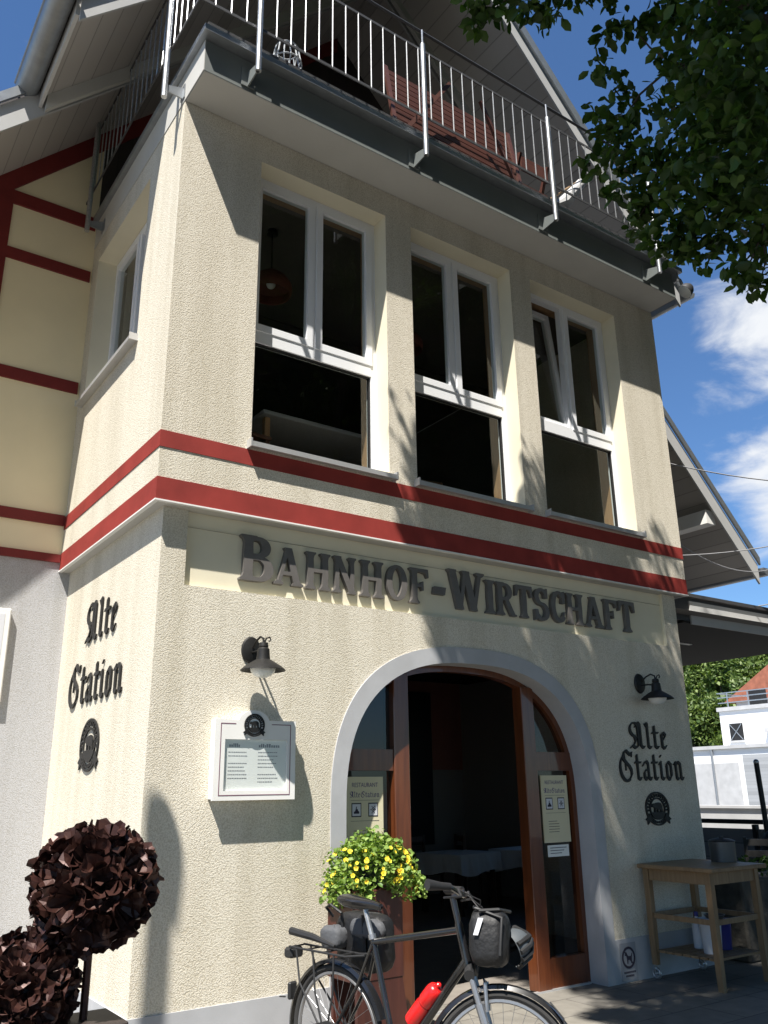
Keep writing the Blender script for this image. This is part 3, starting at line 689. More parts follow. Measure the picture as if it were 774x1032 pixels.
# ------------------------------------------------------------------ lettering engine
def convex_hull(pts):
    pts = sorted(set((round(p[0], 5), round(p[1], 5)) for p in pts))
    def half(ps):
        h = []
        for p in ps:
            while len(h) > 1 and (h[-1][0]-h[-2][0])*(p[1]-h[-2][1]) - (h[-1][1]-h[-2][1])*(p[0]-h[-2][0]) <= 0: h.pop()
            h.append(p)
        return h[:-1]
    return half(pts) + half(pts[::-1])
class Glyph:
    """a shape as a union and difference of polygons on a fine grid, traced to outlines"""
    def __init__(s, x0, y0, x1, y1, n=110):
        s.h = max(x1-x0, y1-y0)/n
        s.x = np.arange(x0, x1+s.h, s.h); s.y = np.arange(y0, y1+s.h, s.h)
        s.X, s.Y = np.meshgrid(s.x, s.y, indexing='ij'); s.F = np.full(s.X.shape, -1e3)
    def conv(s, poly):
        f = np.full(s.X.shape, 1e3); n = len(poly)
        for i in range(n):
            (ax, ay), (bx, by) = poly[i], poly[(i+1) % n]
            l = math.hypot(bx-ax, by-ay)
            if l < 1e-7: continue
            f = np.minimum(f, ((bx-ax)*(s.Y-ay) - (by-ay)*(s.X-ax))/l)
        return f
    def gen(s, poly):
        d = np.full(s.X.shape, 1e3); ins = np.zeros(s.X.shape, bool); n = len(poly)
        for i in range(n):
            (ax, ay), (bx, by) = poly[i], poly[(i+1) % n]
            ex, ey = bx-ax, by-ay; l2 = ex*ex+ey*ey
            if l2 < 1e-12: continue
            t = np.clip(((s.X-ax)*ex + (s.Y-ay)*ey)/l2, 0, 1)
            d = np.minimum(d, np.hypot(s.X-ax-t*ex, s.Y-ay-t*ey))
            if ay != by:
                c = (s.Y >= min(ay, by)) & (s.Y < max(ay, by)) & (s.X < ax + (s.Y-ay)*ex/(by-ay)); ins ^= c
        return np.where(ins, d, -d)
    def add(s, f): s.F = np.maximum(s.F, f); return s
    def sub(s, f): s.F = np.minimum(s.F, -f); return s
    def nib(s, pts, w, t, ang=0, op='add'):
        """stroke drawn with an elliptical broad nib, w along ang, t across"""
        ca, sa = math.cos(ang), math.sin(ang)
        el = [(w/2*math.cos(a)*ca - t/2*math.sin(a)*sa, w/2*math.cos(a)*sa + t/2*math.sin(a)*ca) for a in np.linspace(0, 2*PI, 17)[:-1]]
        for (p, q) in zip(pts[:-1], pts[1:]):
            h = convex_hull([(p[0]+e[0], p[1]+e[1]) for e in el] + [(q[0]+e[0], q[1]+e[1]) for e in el])
            getattr(s, op)(s.conv(h))
        return s
    def poly(s, p, op='add'): return getattr(s, op)(s.gen(p))
    def disc(s, cx, cy, r, op='add'): return getattr(s, op)(r - np.hypot(s.X-cx, s.Y-cy))
    def loops(s):
        F = np.pad(s.F, 1, constant_values=-.5); h = s.h; x0 = s.x[0]-h; y0 = s.y[0]-h
        nxt = {}
        ins = F > 0
        act = np.argwhere((ins[:-1, :-1] != ins[1:, :-1]) | (ins[:-1, :-1] != ins[:-1, 1:]) | (ins[:-1, :-1] != ins[1:, 1:]))
        pt = {}
        def edge(i, j, k, l):
            key = (i, j, k, l) if (i, j) < (k, l) else (k, l, i, j)
            if key not in pt:
                a, b = F[key[0], key[1]], F[key[2], key[3]]; t = a/(a-b)
                pt[key] = (x0 + h*(key[0] + t*(key[2]-key[0])), y0 + h*(key[1] + t*(key[3]-key[1])))
            return key
        for i, j in act:
            c = [(i, j), (i+1, j), (i+1, j+1), (i, j+1)]; v = [ins[p] for p in map(tuple, c)]
            ent = []; ext = []
            for k in range(4):
                a, b = k, (k+1) % 4
                if v[a] != v[b]: (ext if v[a] else ent).append((k, edge(*c[a], *c[b])))
            for (k, e) in ext:      # leave inside at e, outline runs to the next entering edge
                m = min(ent, key=lambda q: (q[0]-k) % 4); nxt[e] = m[1]
        out = []; seen_ = set()
        for st in list(nxt):
            if st in seen_: continue
            lp = []; e = st
            while e not in seen_ and e in nxt: seen_.add(e); lp.append(pt[e]); e = nxt[e]
            if len(lp) > 7:
                keep = [lp[0]]
                for p in lp[1:]:
                    if math.hypot(p[0]-keep[-1][0], p[1]-keep[-1][1]) > h*.35: keep.append(p)
                # drop points on straight runs
                r = []; n = len(keep)
                for a in range(n):
                    p, q_, w = keep[a-1], keep[a], keep[(a+1) % n]
                    ar = abs((q_[0]-p[0])*(w[1]-p[1]) - (q_[1]-p[1])*(w[0]-p[0]))
                    if ar > h*h*.02 or a % 6 == 0: r.append(q_)
                if len(r) > 3: out.append(r)
        return out
def solid(loops, depth, name, put):
    """loops in glyph space to a solid; put(u, v, d) gives the 3D point, d=0 back, 1 front"""
    mb = MB(); pts = [p for l in loops for p in l]
    def inside(p, l):
        c = False
        for i in range(len(l)):
            (ax, ay), (bx, by) = l[i-1], l[i]
            if (ay > p[1]) != (by > p[1]) and p[0] < ax + (p[1]-ay)*(bx-ax)/(by-ay): c = not c
        return c
    start = np.cumsum([0] + [len(l) for l in loops]); area = lambda l: abs(sum(l[i-1][0]*l[i][1] - l[i][0]*l[i-1][1] for i in range(len(l))))
    within = [[k for k, o in enumerate(loops) if k != j and inside(l[0], o)] for j, l in enumerate(loops)]
    tris = []
    for j, l in enumerate(loops):
        if len(within[j]) % 2: continue
        grp = [j] + [k for k in range(len(loops)) if len(within[k]) % 2 and min(within[k], key=lambda q: area(loops[q])) == j]
        ids = [start[k] + i for k in grp for i in range(len(loops[k]))]
        tris += [tuple(int(ids[i]) for i in t) for t in tessellate_polygon([[Vector((p[0], p[1], 0)) for p in loops[k]] for k in grp])]
    n = len(pts)
    mb.v = [put(p[0], p[1], depth) for p in pts] + [put(p[0], p[1], 0) for p in pts]
    mb.f = [tuple(t) for t in tris]
    o = 0
    for l in loops:
        m = len(l)
        for i in range(m): mb.f.append((o+i, o+(i+1) % m, n+o+(i+1) % m, n+o+i))
        o += m
    return mb
def arcp(cx, cy, rx, ry, a0, a1, n=16):
    return [(cx+rx*math.cos(R(a)), cy+ry*math.sin(R(a))) for a in np.linspace(a0, a1, n)]

# roman capitals with flared wedge serifs, cap height 1, x 0..w
def stem(g, x, w, y0=0, y1=1, f=.09):
    a, b = x-w/2, x+w/2; c = .11
    g.poly([(a-f, y0), (b+f, y0), (b+f, y0+.045), (b+f*.3, y0+.09), (b, y0+.17), (b+.012, .5*(y0+y1)), (b, y1-.17), (b+f*.3, y1-.09), (b+f, y1-.045), (b+f, y1),
            (a-f, y1), (a-f, y1-.045), (a-f*.3, y1-.09), (a, y1-.17), (a-.012, .5*(y0+y1)), (a, y0+.17), (a-f*.3, y0+.09), (a-f, y0+.045)])
def diag(g, x0, y0, x1, y1, w):
    h = w/2; p = [(x0-h, y0), (x0+h, y0), (x1+h, y1), (x1-h, y1)]
    g.poly(p)
def foot(g, x, y, w, up=1):
    g.poly([(x-w/2, y), (x+w/2, y), (x+w/2, y+.05*up), (x+w*.2, y+.11*up), (x-w*.2, y+.11*up), (x-w/2, y+.05*up)])
def cap(ch):
    g = Glyph(-.15, -.08, 1.15, 1.08, 96); sw = .195
    if ch == 'H': stem(g, .2, sw); stem(g, .74, sw); g.poly([(.2, .46), (.74, .46), (.74, .56), (.2, .56)]); w = .94
    elif ch == 'I': stem(g, .2, sw); w = .40
    elif ch == 'N':
        stem(g, .17, .13); stem(g, .78, .13); diag(g, .17, 1, .78, 0, .24); w = .94
    elif ch == 'B':
        stem(g, .2, sw)
        g.nib([(.2, .94)] + arcp(.42, .75, .19, .19, 90, -90) + [(.2, .55)], .20, .09); g.nib([(.2, .51)] + arcp(.46, .28, .22, .23, 90, -90) + [(.2, .05)], .21, .09); w = .80
    elif ch == 'A':
        diag(g, .16, 0, .44, 1, .11); diag(g, .78, 0, .46, 1, .22); g.poly([(.22, .26), (.72, .26), (.70, .36), (.25, .36)]); foot(g, .15, 0, .3); foot(g, .79, 0, .38); g.poly([(.30, 1), (.58, 1), (.55, .93), (.36, .93)]); w = .94
    elif ch == 'O':
        g.nib(arcp(.44, .5, .30, .45, 0, 360, 40), .22, .09); w = .86
    elif ch == 'C':
        g.nib(arcp(.46, .5, .30, .45, 48, 312, 30), .22, .09); g.poly([(.62, .62), (.80, .62), (.80, 1.0), (.74, 1.0), (.68, .90)]); g.poly([(.66, .12), (.80, .36), (.72, .36), (.60, .18)]); w = .84
    elif ch == 'S':
        p = arcp(.42, .73, .22, .22, 40, 270, 18) + arcp(.42, .275, .24, .235, 90, -150, 18); g.nib(p, .19, .10)
        g.poly([(.56, .70), (.70, .70), (.70, 1.0), (.64, 1.0), (.54, .88)]); g.poly([(.10, 0), (.16, 0), (.28, .14), (.24, .33), (.10, .33)]); w = .76
    elif ch == 'F':
        stem(g, .2, sw); g.poly([(.2, 1), (.76, 1), (.78, .76), (.73, .76), (.66, .87), (.52, .90), (.2, .90)]); g.poly([(.2, .47), (.46, .47), (.51, .38), (.56, .38), (.56, .64), (.51, .64), (.46, .56), (.2, .56)]); w = .80
    elif ch == 'T':
        stem(g, .44, sw); g.poly([(.04, 1), (.84, 1), (.86, .66), (.80, .66), (.72, .85), (.60, .89), (.28, .89), (.16, .85), (.08, .66), (.02, .66)]); w = .88
    elif ch == 'R':
        stem(g, .2, sw); g.nib([(.2, .94)] + arcp(.44, .72, .21, .215, 90, -90) + [(.2, .505)], .20, .09)
        g.poly([(.36, .52), (.54, .54), (.84, .06), (.92, .05), (.92, 0), (.68, 0)]); w = .92
    elif ch == 'W':
        for (x0, x1, ww) in ((.09, .32, .20), (.50, .32, .10), (.50, .74, .20), (.95, .74, .10)): diag(g, x0, 1, x1, 0, ww)
        for x in (.09, .95): foot(g, x, 1, .26, -1)
        foot(g, .5, 1, .24, -1); w = 1.04
    elif ch == '-':
        g.poly([(.05, .34), (.50, .34), (.55, .56), (.10, .56)]); w = .6
    lo = g.loops(); xs = [p[0] for l in lo for p in l]; a, b = min(xs), max(xs)
    return [[((p[0]-a)/(b-a), p[1]) for p in l] for l in lo]
SIGN = [('B', .690, .965, 3.062, .345), ('A', .972, 1.222, 3.065, .29), ('H', 1.240, 1.460, 3.062, .292), ('N', 1.490, 1.700, 3.062, .295), ('H', 1.745, 1.965, 3.062, .297), ('O', 1.998, 2.205, 3.062, .30), ('F', 2.235, 2.430, 3.062, .30),
        ('-', 2.478, 2.615, 3.062, .30), ('W', 2.640, 3.055, 3.062, .345), ('I', 3.068, 3.175, 3.062, .30), ('R', 3.190, 3.430, 3.062, .30), ('T', 3.430, 3.640, 3.062, .30), ('S', 3.665, 3.850, 3.060, .305), ('C', 3.880, 4.065, 3.060, .305),
        ('H', 4.085, 4.315, 3.062, .30), ('A', 4.340, 4.595, 3.062, .30), ('F', 4.615, 4.805, 3.062, .30), ('T', 4.835, 5.075, 3.062, .31)]
sgn = thing('sign_lettering', 'raised grey serif capitals BAHNHOF-WIRTSCHAFT across the recessed panel above the arch', 'lettering', (2.9, yF+RD, 3.06))
CAPS = {c: cap(c) for c in set(s_[0] for s_ in SIGN)}
for (c, a, b, z, hh) in SIGN:
    solid(CAPS[c], 1, 'letter', lambda u, v, d: (a+u*(b-a), yF+RD-.004-.038*d, z+v*hh)).build('letter', M['letter'], sgn)

# blackletter
def fr(ch):
    g = Glyph(-.25, -.45, 1.35, 1.15, 120); A = R(38); w, t = .118, .03
    n = lambda *p: g.nib(list(p), w, t, A)
    hair = lambda *p: g.nib(list(p), .036, .026, A)
    if ch == 'l': n((.12, .95), (.15, .90), (.15, .10), (.24, .03)); hair((.10, .80), (.02, .92)); hair((.24, .02), (.31, .10)); wd = .34
    elif ch == 't': n((.15, .84), (.15, .10), (.24, .03)); n((.03, .60), (.33, .60)); hair((.24, .02), (.33, .11)); wd = .36
    elif ch == 'e': n((.13, .54), (.13, .10), (.23, .02)); n((.13, .55), (.24, .63), (.33, .52)); hair((.33, .50), (.14, .30)); hair((.22, .01), (.36, .14)); wd = .40
    elif ch == 'a':
        n((.07, .50), (.17, .60), (.28, .64), (.36, .55), (.36, .10), (.45, .03)); n((.36, .37), (.20, .34), (.11, .26), (.11, .12), (.20, .03)); hair((.20, .02), (.36, .18)); hair((.44, .02), (.52, .11)); wd = .53
    elif ch == 'i': n((.06, .55), (.15, .62), (.15, .10), (.24, .03)); hair((.24, .02), (.31, .10)); g.nib([(.15, .80), (.19, .84)], .085, .03, A); wd = .32
    elif ch == 'o': n((.13, .50), (.13, .12), (.24, .02)); n((.14, .55), (.26, .63), (.38, .52)); n((.38, .55), (.38, .16), (.25, .02)); wd = .50
    elif ch == 'n': n((.06, .55), (.15, .62), (.15, .10), (.22, .03)); n((.30, .63), (.42, .55), (.42, .10), (.50, .03)); hair((.16, .48), (.31, .63)); hair((.22, .02), (.28, .08)); hair((.50, .02), (.57, .10)); wd = .58
    elif ch == 'S':
        n((.74, .92), (.66, .84), (.56, .90), (.44, .99), (.32, .92), (.25, .80), (.28, .69), (.42, .58), (.58, .46), (.66, .34), (.66, .20), (.54, .06), (.42, .02))
        n(*arcp(.40, .42, .34, .43, 112, 292, 24)); hair((.74, .93), (.72, .78)); hair((.32, .93), (.36, .60), (.36, .34)); wd = .84
    elif ch == 'A':
        n(*arcp(.26, .70, .22, .24, 20, 260, 18)); n((.24, .46), (.30, .30), (.16, .10)); n((.02, .04), (.12, .12), (.26, .02), (.36, .10)); n((.48, .96), (.56, .86), (.56, .12), (.66, .03)); n((.44, .92), (.44, .14), (.34, .06)); hair((.46, .92), (.30, .78)); hair((.66, .02), (.74, .10)); hair((.26, .42), (.50, .42)); wd = .76
    lo = g.loops(); return lo, wd
FRK = {c: fr(c) for c in 'ltaeionSA'}
def word(text):
    x = 0; res = []
    for c in text:
        lo, w = FRK[c]; res.append([[(p[0]+x, p[1]) for p in l] for l in lo]); x += w + .035
    return res, x
def fraktur(label, org, scale1, scale2, P):
    """P(word, u, v, d): 3D point"""
    root = thing('wall_lettering', label, 'lettering', org)
    for k, tx in enumerate(('Alte', 'Station')):
        gl, wtot = word(tx)
        for lo in gl: solid(lo, 1, 'letter', lambda u, v, d: P(k, u/wtot, v, d)).build('letter', M['iron'], root)
    return root
fraktur('black Gothic letters Alte Station on the shaded wall right of the arch', (5.08, yF, 1.9), 1, 1,
        lambda k, u, v, d: ((4.79 + u*.56, yF-.004-.014*d, 1.935 + v*.255) if k == 0 else (4.60 + u*.95, yF-.004-.014*d, 1.645 + v*.275)))
fraktur('black Gothic letters Alte Station on the sunlit left side wall', (E0, 1.3, 2.6), 1, 1,
        lambda k, u, v, d: ((E0-.004-.013*d, 1.66 - u*.78, 2.765 + v*.33) if k == 0 else (E0-.004-.013*d, 2.00 - u*1.36, 2.28 + v*.335)))

# round brewery-style emblem: ring of marks, bear on a dark ground, ribbon below
def emblem_loops():
    g = Glyph(-1.12, -1.12, 1.12, 1.12, 170)
    ring = lambda r, w: np.minimum(r + w/2 - np.hypot(g.X, g.Y), np.hypot(g.X, g.Y) - r + w/2)
    g.add(ring(.93, .09)); g.add(ring(.60, .08))
    for i, a in enumerate(np.linspace(200, -20, 17)):
        if i in (0, 16): continue
        c, s_ = math.cos(R(a)), math.sin(R(a)); t = (-s_, c)
        P = lambda r, o: (c*r + t[0]*o, s_*r + t[1]*o)
        g.poly([P(.68, -.055), P(.68, .0), P(.86, .0), P(.86, -.055)]); g.poly([P(.86, -.05), P(.86, .06), P(.82, .06), P(.82, -.05)])
        if i % 2: g.poly([P(.68, -.05), P(.68, .06), P(.72, .06), P(.72, -.05)])
        else: g.poly([P(.75, -.05), P(.75, .06), P(.79, .06), P(.79, -.05)])
    # ground inside the disc
    g.add(np.minimum(.58 - np.hypot(g.X, g.Y), -.20 - g.Y))
    # bear walking to the left
    g.poly([(-.46, .16), (-.40, .26), (-.33, .30), (-.28, .27), (-.10, .33), (.12, .36), (.30, .30), (.38, .16), (.38, -.02), (.40, -.22), (.26, -.22), (.24, -.06), (.10, -.05), (.12, -.22), (-.02, -.22), (-.04, -.02), (-.16, -.02), (-.14, -.22), (-.28, -.22), (-.26, .04), (-.34, .08), (-.44, .08)])
    # ribbon
    g.nib(arcp(0, 0, .78, .78, 205, 335, 24), .13, .13); g.poly([(-.72, -.32), (-1.05, -.62), (-.90, -.70), (-.92, -.90), (-.58, -.62)]); g.poly([(.72, -.32), (1.05, -.62), (.90, -.70), (.92, -.90), (.58, -.62)])
    for a in np.linspace(222, 318, 9):
        c, s_ = math.cos(R(a)), math.sin(R(a)); t = (-s_, c); P = lambda r, o: (c*r + t[0]*o, s_*r + t[1]*o)
        g.poly([P(.735, -.025), P(.735, .025), P(.825, .025), P(.825, -.025)], 'sub')
    return g.loops()
EMB = emblem_loops()
def emblem(label, org, put):
    t = thing('emblem', label, 'emblem', org)
    solid(EMB, 1, 'emblem_face', put).build('emblem_face', M['iron'], t); return t
emblem('round dark bear emblem below the Gothic letters right of the arch', (5.085, yF, 1.39), lambda u, v, d: (5.085+u*.175, yF-.004-.014*d, 1.392+v*.155))
emblem('round dark bear emblem on the sunlit left side wall', (E0, 1.31, 1.95), lambda u, v, d: (E0-.003-.010*d, 1.31-u*.235, 1.952+v*.20))

# ------------------------------------------------------------------ wall lamps
def lamp(x, z, label):
    t = thing('wall_lamp', label, 'wall lamp', (x, yF, z), group='lamps beside the entrance arch'); o = yF
    MB().lathe([(0, 0), (.075, 0), (.078, .006), (.07, .02), (.03, .032), (0, .034)], (x, o-.001, z+.02), 24, Matrix.Diagonal((1, 1, 1.25)).to_3x3().to_4x4() @ Matrix.Rotation(R(90), 4, 'X')).build('back_plate', M['iron'], t, True)
    MB().tube([(x, o-.03, z+.03), (x, o-.09, z+.075), (x, o-.15, z+.095), (x, o-.195, z+.075), (x, o-.20, z+.03)], .008, 8).tube([(x, o-.03, z), (x, o-.11, z+.0), (x, o-.17, z-.01)], .008, 8).build('arm', M['iron'], t, True)
    sc = MB(); sc.tube([(x, o-.20, z+.03), (x+.012, o-.215, z+.075), (x+.035, o-.22, z+.085), (x+.045, o-.22, z+.065), (x+.03, o-.22, z+.055)], .006, 6); sc.build('scroll', M['iron'], t, True)
    c = (x, o-.20, z)
    MB().lathe([(0, .05), (.03, .045), (.034, .02), (.03, .012), (.042, .0), (.046, -.05), (.05, -.075)], c, 20).build('socket', M['iron'], t, True)
    MB().lathe([(.048, -.07), (.075, -.085), (.13, -.12), (.155, -.142), (.156, -.147), (.13, -.128), (.07, -.094), (.045, -.08)], c, 28).build('shade', M['iron'], t, True)
    MB().lathe([(.085, -.10), (.09, -.125), (.082, -.155), (.06, -.18), (.03, -.193), (0, -.197)], c, 24).build('globe', M['frosted'], t, True)
lamp(.80, 2.535, 'black curved wall lamp with glass globe above the white menu case')
lamp(5.02, 2.535, 'black curved wall lamp with glass globe above the Gothic letters right of the arch')

# ------------------------------------------------------------------ menu case
t = thing('menu_case', 'white framed menu display case with round bear emblem on the front wall', 'display case', (.83, yF, 1.55))
x0, x1, z0, z1, yo = .525, 1.115, 1.555, 2.06, yF-.095
bump_ = [(.80+.118*math.cos(R(a)), 2.04+.085*math.sin(R(a))) for a in np.linspace(12, 168, 15)]
MB().prism([(x0, z0), (x1, z0), (x1, z1)] + bump_ + [(x0, z1)], 'y', yo+.02, yF-.002).build('case_body', M['whitepaint'], t)
frm = MB(); wx0, wx1, wz0, wz1 = .59, 1.06, 1.605, 1.935
frm.prism([(x0-.01, z0-.01), (wx0, z0-.01), (wx0, z1+.005), (x0-.01, z1+.005)], 'y', yo, yo+.019); frm.prism([(wx1, z0-.01), (x1+.01, z0-.01), (x1+.01, z1+.005), (wx1, z1+.005)], 'y', yo, yo+.019)
frm.prism([(wx0, z0-.01), (wx1, z0-.01), (wx1, wz0), (wx0, wz0)], 'y', yo, yo+.019); frm.prism([(wx0, wz1), (wx1, wz1), (wx1, z1+.005)] + [(p[0], p[1]+.005) for p in bump_] + [(wx0, z1+.005)], 'y', yo, yo+.019)
frm.build('front_frame', M['whitepaint'], t)
MB().quad((wx0, yo+.0195, wz0), (wx1, yo+.0195, wz0), (wx1, yo+.0195, wz1), (wx0, yo+.0195, wz1)).build('menu_sheet', M['menupaper'], t)
MB().quad((wx0, yo+.008, wz0), (wx1, yo+.008, wz0), (wx1, yo+.008, wz1), (wx0, yo+.008, wz1)).build('pane', M['caseglass'], t)
ln = MB(); yl = yo-.0015; a, b, c, d = .555, 1.085, 1.575, 2.035
def hl(mb, x0, x1, z, h=.005, y=yl): mb.box(x0, x1, y, y+.0012, z, z+h)
hl(ln, a, b, c); hl(ln, a, .665, d); hl(ln, .935, b, d); ln.box(a, a+.005, yl, yl+.0012, c+.006, d-.001); ln.box(b-.005, b, yl, yl+.0012, c+.006, d-.001); ln.build('trim_line', M['inkred'], t)
tx = MB(); ym = yo+.0185
for (xa, ln_) in ((.63, .08), (.85, .15)):
    x = xa
    while x < xa+ln_: w = random.uniform(.008, .016); tx.box(x, x+w, ym, ym+.0005, 1.885, 1.885+random.choice((.016, .016, .024))); x += w+.004
for col in (.625, .845):
    for k in range(9):
        if random.random() < .25: continue
        z = 1.85 - k*.024; x = col
        while x < col+random.uniform(.11, .16): w = random.uniform(.006, .018); tx.box(x, x+w, ym, ym+.0005, z, z+.005); x += w+.003
tx.build('menu_text', M['softink'], t)
solid(EMB, 1, 'emblem', lambda u, v, d: (.80+u*.078, yo-.001-.010*d, 2.03+v*.078)).build('emblem', M['iron'], t)
MB().lathe([(0, 0), (.05, 0), (.05, .003), (0, .003)], (.80, yo-.0005, 2.03), 24, Matrix.Rotation(R(90), 4, 'X')).build('emblem_plate', M['frosted'], t)

# ------------------------------------------------------------------ notices and signs
def text_mesh(body, size, name='text'):
    cu = bpy.data.curves.new(name, 'FONT'); cu.body = body; cu.size = size; cu.align_x = 'CENTER'
    o = bpy.data.objects.new(name, cu); me = bpy.data.meshes.new_from_object(o); bpy.data.objects.remove(o); return me
def text_obj(body, size, pos, m, parent, sx=1.0, ry=None):
    me = text_mesh(body, size); o = bpy.data.objects.new('text', me); COL.objects.link(o); me.materials.append(m)
    o.parent = parent; o.location = Vector(pos) - ORIG[parent]; o.rotation_euler = (R(90), 0, 0); o.scale = (sx, 1, 1); return o
def notice(x0, x1, z0, z1, label, extra):
    y = DY-.006; t = thing('notice', label, 'notice', ((x0+x1)/2, y, z0)); cx = (x0+x1)/2; w = x1-x0
    MB().box(x0, x1, y, y+.006, z0, z1).build('sheet', M['paper'], t)
    yt = y-.0015
    text_obj('RESTAURANT', w*.135, (cx, yt, z1-.075), M['inkblue'], t, .85)
    gl, tot = word('Alte'); g2, tot2 = word('Station'); T = MB(); sc = w*.80/(tot+tot2+.12)
    for (gg, off) in ((gl, 0), (g2, tot+.12)):
        for lo in gg: q = solid(lo, 1, 'x', lambda u, v, d: (x0+w*.10+(u+off)*sc, yt+.001-.001*d, z1-.15+v*sc*.95)); T.add(q.v, q.f)
    T.build('title', M['inkblue'], t)
    for k, cxx in enumerate((x0+w*.27, x0+w*.72)):
        MB().box(cxx-w*.13, cxx+w*.13, yt, yt+.001, z1-.29, z1-.19).build('icon_border', M['ink'], t)
        MB().box(cxx-w*.11, cxx+w*.11, yt-.0012, yt-.0002, z1-.282, z1-.198).build('icon_field', M['signwhite'], t)
        g = Glyph(-1, -1, 1, 1, 60)
        if k == 0: g.poly([(-.75, -.7), (.75, -.7), (.75, -.35), (.4, -.1), (.3, .2), (.0, .15), (.1, .6), (-.1, .7), (-.25, .1), (-.4, -.2), (-.75, -.35)])
        else:
            g.disc(0, -.0, .45); g.disc(0, 0, .28, 'sub'); g.disc(.05, 0, .16)
            for a in range(0, 360, 60): g.disc(.68*math.cos(R(a)), .68*math.sin(R(a)), .12)
        solid(g.loops(), 1, 'icon', lambda u, v, d: (cxx+u*w*.095, yt-.0013-.0008*d, z1-.24+v*.038)).build('icon', M['ink'], t)
    T = MB(); hl(T, x0+w*.12, x1-w*.12, z1-.172, .002, yt); hl(T, x0+w*.12, x1-w*.12, z1-.32, .002, yt)
    for k in range(extra):
        z = z1-.39-k*.022; hl(T, x0+w*.2, x0+w*random.uniform(.5, .62), z, .004, yt)
    T.build('fine_print', M['ink'], t); return t
notice(1.735, 2.075, 1.22, 1.695, 'cream notice with Alte Station title on the left sidelight above the yellow flowers', 2)
notice(3.785, 4.115, 1.135, 1.70, 'cream notice with Alte Station title on the shaded right sidelight', 5)
t = thing('opening_hours_card', 'small grey card below the notice on the right sidelight', 'notice', (3.95, DY-.006, 1.02))
MB().box(3.82, 4.08, DY-.005, DY, 1.02, 1.115).build('card', M['menupaper'], t)
T = MB()
for k in range(3): hl(T, 3.85, 4.05-k*.03, 1.09-k*.022, .005, DY-.0065)
T.build('print', M['ink'], t)
# no-dogs plate on the plinth
t = thing('no_dogs_sign', 'small pale plate with a crossed-out dog on the grey plinth right of the arch', 'sign', (4.475, yF-.012, .02))
yp = yF-.0135; MB().box(4.375, 4.58, yp-.004, yp, .02, .31).build('plate', M['menugrey'], t)
g = Glyph(-1.1, -1.1, 1.1, 1.1, 110); rr = np.hypot(g.X, g.Y)
g.add(np.minimum(1.0-rr, rr-.78)); g.nib([(-.62, .62), (.62, -.62)], .14, .14)
solid(g.loops(), 1, 'prohibition_ring', lambda u, v, d: (4.475+u*.085, yp-.0052-.0015*d, .195+v*.085)).build('prohibition_ring', M['ink'], t)
g = Glyph(-1.1, -1.1, 1.1, 1.1, 110)
g.poly([(-.55, .30), (-.38, .42), (-.30, .55), (-.22, .40), (-.10, .15), (.35, .12), (.52, .40), (.58, .36), (.48, -.05), (.46, -.55), (.34, -.55), (.30, -.2), (-.08, -.22), (-.12, -.55), (-.24, -.55), (-.28, -.05), (-.34, .18), (-.52, .18)])
solid(g.loops(), 1, 'dog_figure', lambda u, v, d: (4.475+u*.085, yp-.0046-.0012*d, .195+v*.085)).build('dog_figure', M['ink'], t)
T = MB()
for k, (a, b) in enumerate(((.03, .17), (.05, .15))):
    x = a
    while x < b: w = random.uniform(.008, .014); T.box(4.375+x, 4.375+x+w, yp-.005, yp-.0042, .075-k*.027, .090-k*.027); x += w+.004
T.build('wording', M['ink'], t)
# white board on the grey wall far left
t = thing('notice_board', 'white box board on the grey wall at the left edge', 'notice board', (-.80, D, 2.3))
MB().rbox(-1.25, -.375, D-.06, D-.001, 2.33, 3.13, .01).build('board', M['whitepaint'], t)
MB().box(-1.2, -.425, D-.0625, D-.0605, 2.38, 3.08).build('board_face', M['signwhite'], t)

# ------------------------------------------------------------------ floodlight on the balcony corner
t = thing('floodlight', 'small grey round floodlight under the balcony corner', 'floodlight', (5.93, -.42, 7.05))
MB().tube([(5.80, -.39, 7.22), (5.90, -.41, 7.20), (5.93, -.42, 7.12)], .018, 8).box(5.80, 5.83, -.44, -.34, 7.14, 7.27).build('bracket', M['zinc'], t, True)
Mx = Matrix.Rotation(R(40), 4, 'Y') @ Matrix.Rotation(R(20), 4, 'X')
MB().lathe([(0, .09), (.05, .085), (.075, .05), (.085, 0), (.088, -.02)], (5.95, -.43, 7.06), 22, Mx).build('housing', M['darkmetal'], t, True)
MB().lathe([(.086, -.021), (.07, -.03), (0, -.034)], (5.95, -.43, 7.06), 22, Mx).build('lens', M['lamplens'], t, True)

